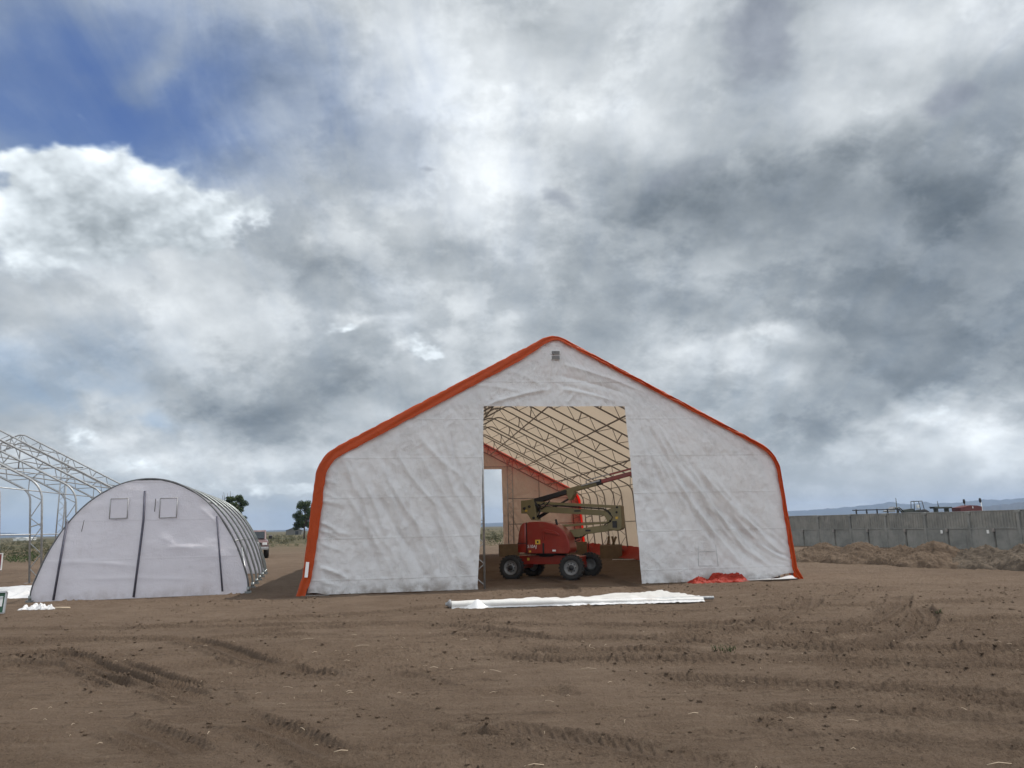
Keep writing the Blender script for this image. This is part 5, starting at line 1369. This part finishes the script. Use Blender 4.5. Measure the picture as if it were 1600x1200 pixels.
FAR = [(-45, 0.25), (-34, 0.30), (-33, 0.26), (-32.2, 0.12), (-31.3, 0.02), (-20, 0.05), (-8, 0.16), (-2, 0.24), (3, 0.3), (12, 0.45), (19.8, 0.57), (21.9, 0.65), (23.9, 0.77), (25.0, 0.86), (25.7, 0.98), (26.1, 0.96), (26.6, 0.84), (27.2, 0.80), (27.7, 0.92), (28.1, 0.90), (28.6, 0.80), (30, 0.84), (31.3, 0.95), (32.2, 0.90), (33.4, 0.97), (36.6, 1.03), (45, 1.0)]
NEARH = [(-45, 0), (22, 0.0), (24, 0.22), (27, 0.30), (29.0, 0.36), (30, 0.48), (31.5, 0.56), (32.5, 0.66), (33.4, 0.70), (36, 0.8), (45, 0.8)]
hills('far_hills', 3600, 4600, -45, 45, FAR, 4, (0.045, 0.055, 0.060), (0.075, 0.085, 0.085), 'blue grey hills along the skyline')
hills('near_hills', 2300, 2900, 20, 45, NEARH, 6, (0.030, 0.036, 0.040), (0.055, 0.060, 0.062), 'darker hills at the right in front of the range')

# ------------------------------------------------------------------ desert scrub, weeds, clods and straw
def scrub_field():
    r = np.random.default_rng(11); C, Rd = [], []
    def put(n, a0, a1, d0, d1, s0, s1):
        a = np.radians(r.uniform(a0, a1, n)); d = np.exp(r.uniform(math.log(d0), math.log(d1), n)); s = r.uniform(s0, s1, n)
        for i in range(n): C.append((d[i] * math.sin(a[i]), d[i] * math.cos(a[i]), s[i] * 0.45)); Rd.append(s[i])
    put(900, -44, -24, 66, 420, 0.2, 0.6); put(500, -24, -12, 92, 420, 0.2, 0.55); put(650, -12, 8, 75, 420, 0.2, 0.6); put(300, 16, 44, 110, 420, 0.3, 0.6); put(250, -70, -44, 60, 300, 0.3, 0.7)
    V, Q = leaves(C, Rd, 260, 0.075, 12); V[:, 2] = np.maximum(V[:, 2], 0.0)
    tag(big_mesh('scrub', V, Q, M['scrub'], None, False), 'low desert scrub spread to the skyline', None, None, 'stuff')
    C, Rd = [], []
    put(90, -37, -30, 56, 68, 0.22, 0.5); put(60, -20, -14, 78, 92, 0.1, 0.22); put(30, -4, 2, 62, 75, 0.2, 0.45)
    V, Q = leaves(C, Rd, 420, 0.05, 14); V[:, 2] = np.maximum(V[:, 2], 0.0)
    tag(big_mesh('green_scrub', V, Q, M['scrub_green'], None, False), 'greener scrub along the edge of the bare dirt', None, None, 'stuff')
scrub_field()
def ground_at(x, y): return ground_height(np.asarray(x, float), np.asarray(y, float))
def litter():
    r = np.random.default_rng(21)
    def scatter(n, d0, d1):
        a = np.radians(r.uniform(-42, 42, n)); d = np.sqrt(r.uniform(d0 ** 2, d1 ** 2, n)); x, y = d * np.sin(a), d * np.cos(a)
        lx, ly = tent_inv(x, y); keep = (ly < -0.3)
        x, y = x[keep], y[keep]; return x, y, ground_at(x, y)
    # clods
    xs, ys, zs = scatter(11000, 4.0, 20)
    keep = fbm(xs * 0.5, ys * 0.5, 3, 55) + 0.25 * (xs > 2) > -0.02 ; xs, ys, zs = xs[keep], ys[keep], zs[keep]
    ex, ey = [], []                                     # crumbs thrown up along the wheel tracks
    for pts, hw, dep, lug, sl in TRACKS:
        L = smooth_line(pts, 40); k = int(len(L) * 1.2)
        i = r.integers(0, len(L) - 1, k); t = L[i + 1] - L[i]; t = t / np.linalg.norm(t, axis=1)[:, None]
        o = r.choice([-1, 1], k) * hw * r.normal(1.2, 0.2, k)
        ex.append(L[i, 0] - t[:, 1] * o + r.normal(0, .03, k)); ey.append(L[i, 1] + t[:, 0] * o + r.normal(0, .03, k))
    ex, ey = np.concatenate(ex), np.concatenate(ey); ok = (ey > 3.8) & (ey < 18); ex, ey = ex[ok], ey[ok]
    xs, ys, zs = np.r_[xs, ex], np.r_[ys, ey], np.r_[zs, ground_at(ex, ey)]
    s = (0.003 + 0.013 * r.uniform(0, 1, len(xs)) ** 6.0) * (1 + np.hypot(xs, ys) / 22)
    ico = np.array([(0, 0, 1), (0.89, 0, .45), (0.28, .85, .45), (-.72, .53, .45), (-.72, -.53, .45), (.28, -.85, .45), (.72, .53, -.45), (-.28, .85, -.45), (-.89, 0, -.45), (-.28, -.85, -.45), (.72, -.53, -.45), (0, 0, -1)])
    tri = np.array([(0, 1, 2), (0, 2, 3), (0, 3, 4), (0, 4, 5), (0, 5, 1), (1, 6, 2), (2, 7, 3), (3, 8, 4), (4, 9, 5), (5, 10, 1), (2, 6, 7), (3, 7, 8), (4, 8, 9), (5, 9, 10), (1, 10, 6), (11, 7, 6), (11, 8, 7), (11, 9, 8), (11, 10, 9), (11, 6, 10)])
    V = ico[None] * r.uniform(0.6, 1.3, (len(xs), 12, 1)) * s[:, None, None] * np.array([1.2, 1.2, 0.8])
    V = V + np.stack([xs, ys, zs + s * 0.3], -1)[:, None, :]
    Q = tri[None] + (np.arange(len(xs)) * 12)[:, None, None]
    tag(big_mesh('clods', V.reshape(-1, 3), Q.reshape(-1, 3), M['dirt'], None, False), 'small dirt clods strewn over the ground', None, None, 'stuff')
    # straw and twigs
    xs, ys, zs = scatter(170, 4.0, 12); L = r.uniform(0.012, 0.05, len(xs)) + 0.05 * (r.uniform(0, 1, len(xs)) > 0.94); an = r.uniform(0, 6.28, len(xs)); w = r.uniform(0.0012, 0.0026, len(xs))
    mb = MB()
    for i in range(len(xs)):
        dx, dy = math.cos(an[i]) * L[i], math.sin(an[i]) * L[i]
        mb.tube([(xs[i] - dx, ys[i] - dy, zs[i] + 0.012), (xs[i] + dy * .1, ys[i] - dx * .1, zs[i] + 0.02), (xs[i] + dx, ys[i] + dy, zs[i] + 0.01)], float(w[i]), 4)
    tag(mb.build('straw', M['wood']), 'bits of pale straw on the dirt', None, None, 'stuff')
    # weeds
    mb = MB()
    spots = [(2.4, 9.6), (2.6, 9.7), (2.5, 9.5), (9.9, 14.5), (10.2, 14.7), (10.0, 14.9), (10.5, 14.6), (-2.9, 5.2), (6.6, 12.4)]
    for i, (x, y) in enumerate(spots):
        z = float(ground_at([x], [y])[0])
        for k in range(16):
            a = r.uniform(0, 6.28); l = r.uniform(0.03, 0.10); t = r.uniform(0.2, 0.9); ox, oy = r.uniform(-.06, .06), r.uniform(-.06, .06)
            mb.tube([(x + ox, y + oy, z), (x + ox + math.cos(a) * l * t * .5, y + oy + math.sin(a) * l * t * .5, z + l * .6), (x + ox + math.cos(a) * l * t, y + oy + math.sin(a) * l * t, z + l * .8)], [0.003, 0.0025, 0.001], 4)
    tag(mb.build('weeds', M['scrub_green']), 'sparse green weeds sprouting from the dirt', None, None, 'stuff')
litter()

# ------------------------------------------------------------------ air
def haze():
    m, n, out = material('haze')
    v = n.node('ShaderNodeVolumePrincipled'); v.inputs['Color'].default_value = (0.45, 0.64, 1.0, 1); v.inputs['Density'].default_value = 0.00013; v.inputs['Anisotropy'].default_value = 0.2
    n.put(out.inputs['Volume'], v.outputs[0])
    mb = MB(); mb.box((0, 0, 54), (10400, 10400, 112)); o = mb.build('haze', m)
    return tag(o, 'thin blue haze in the air', None, None, 'stuff')
haze()
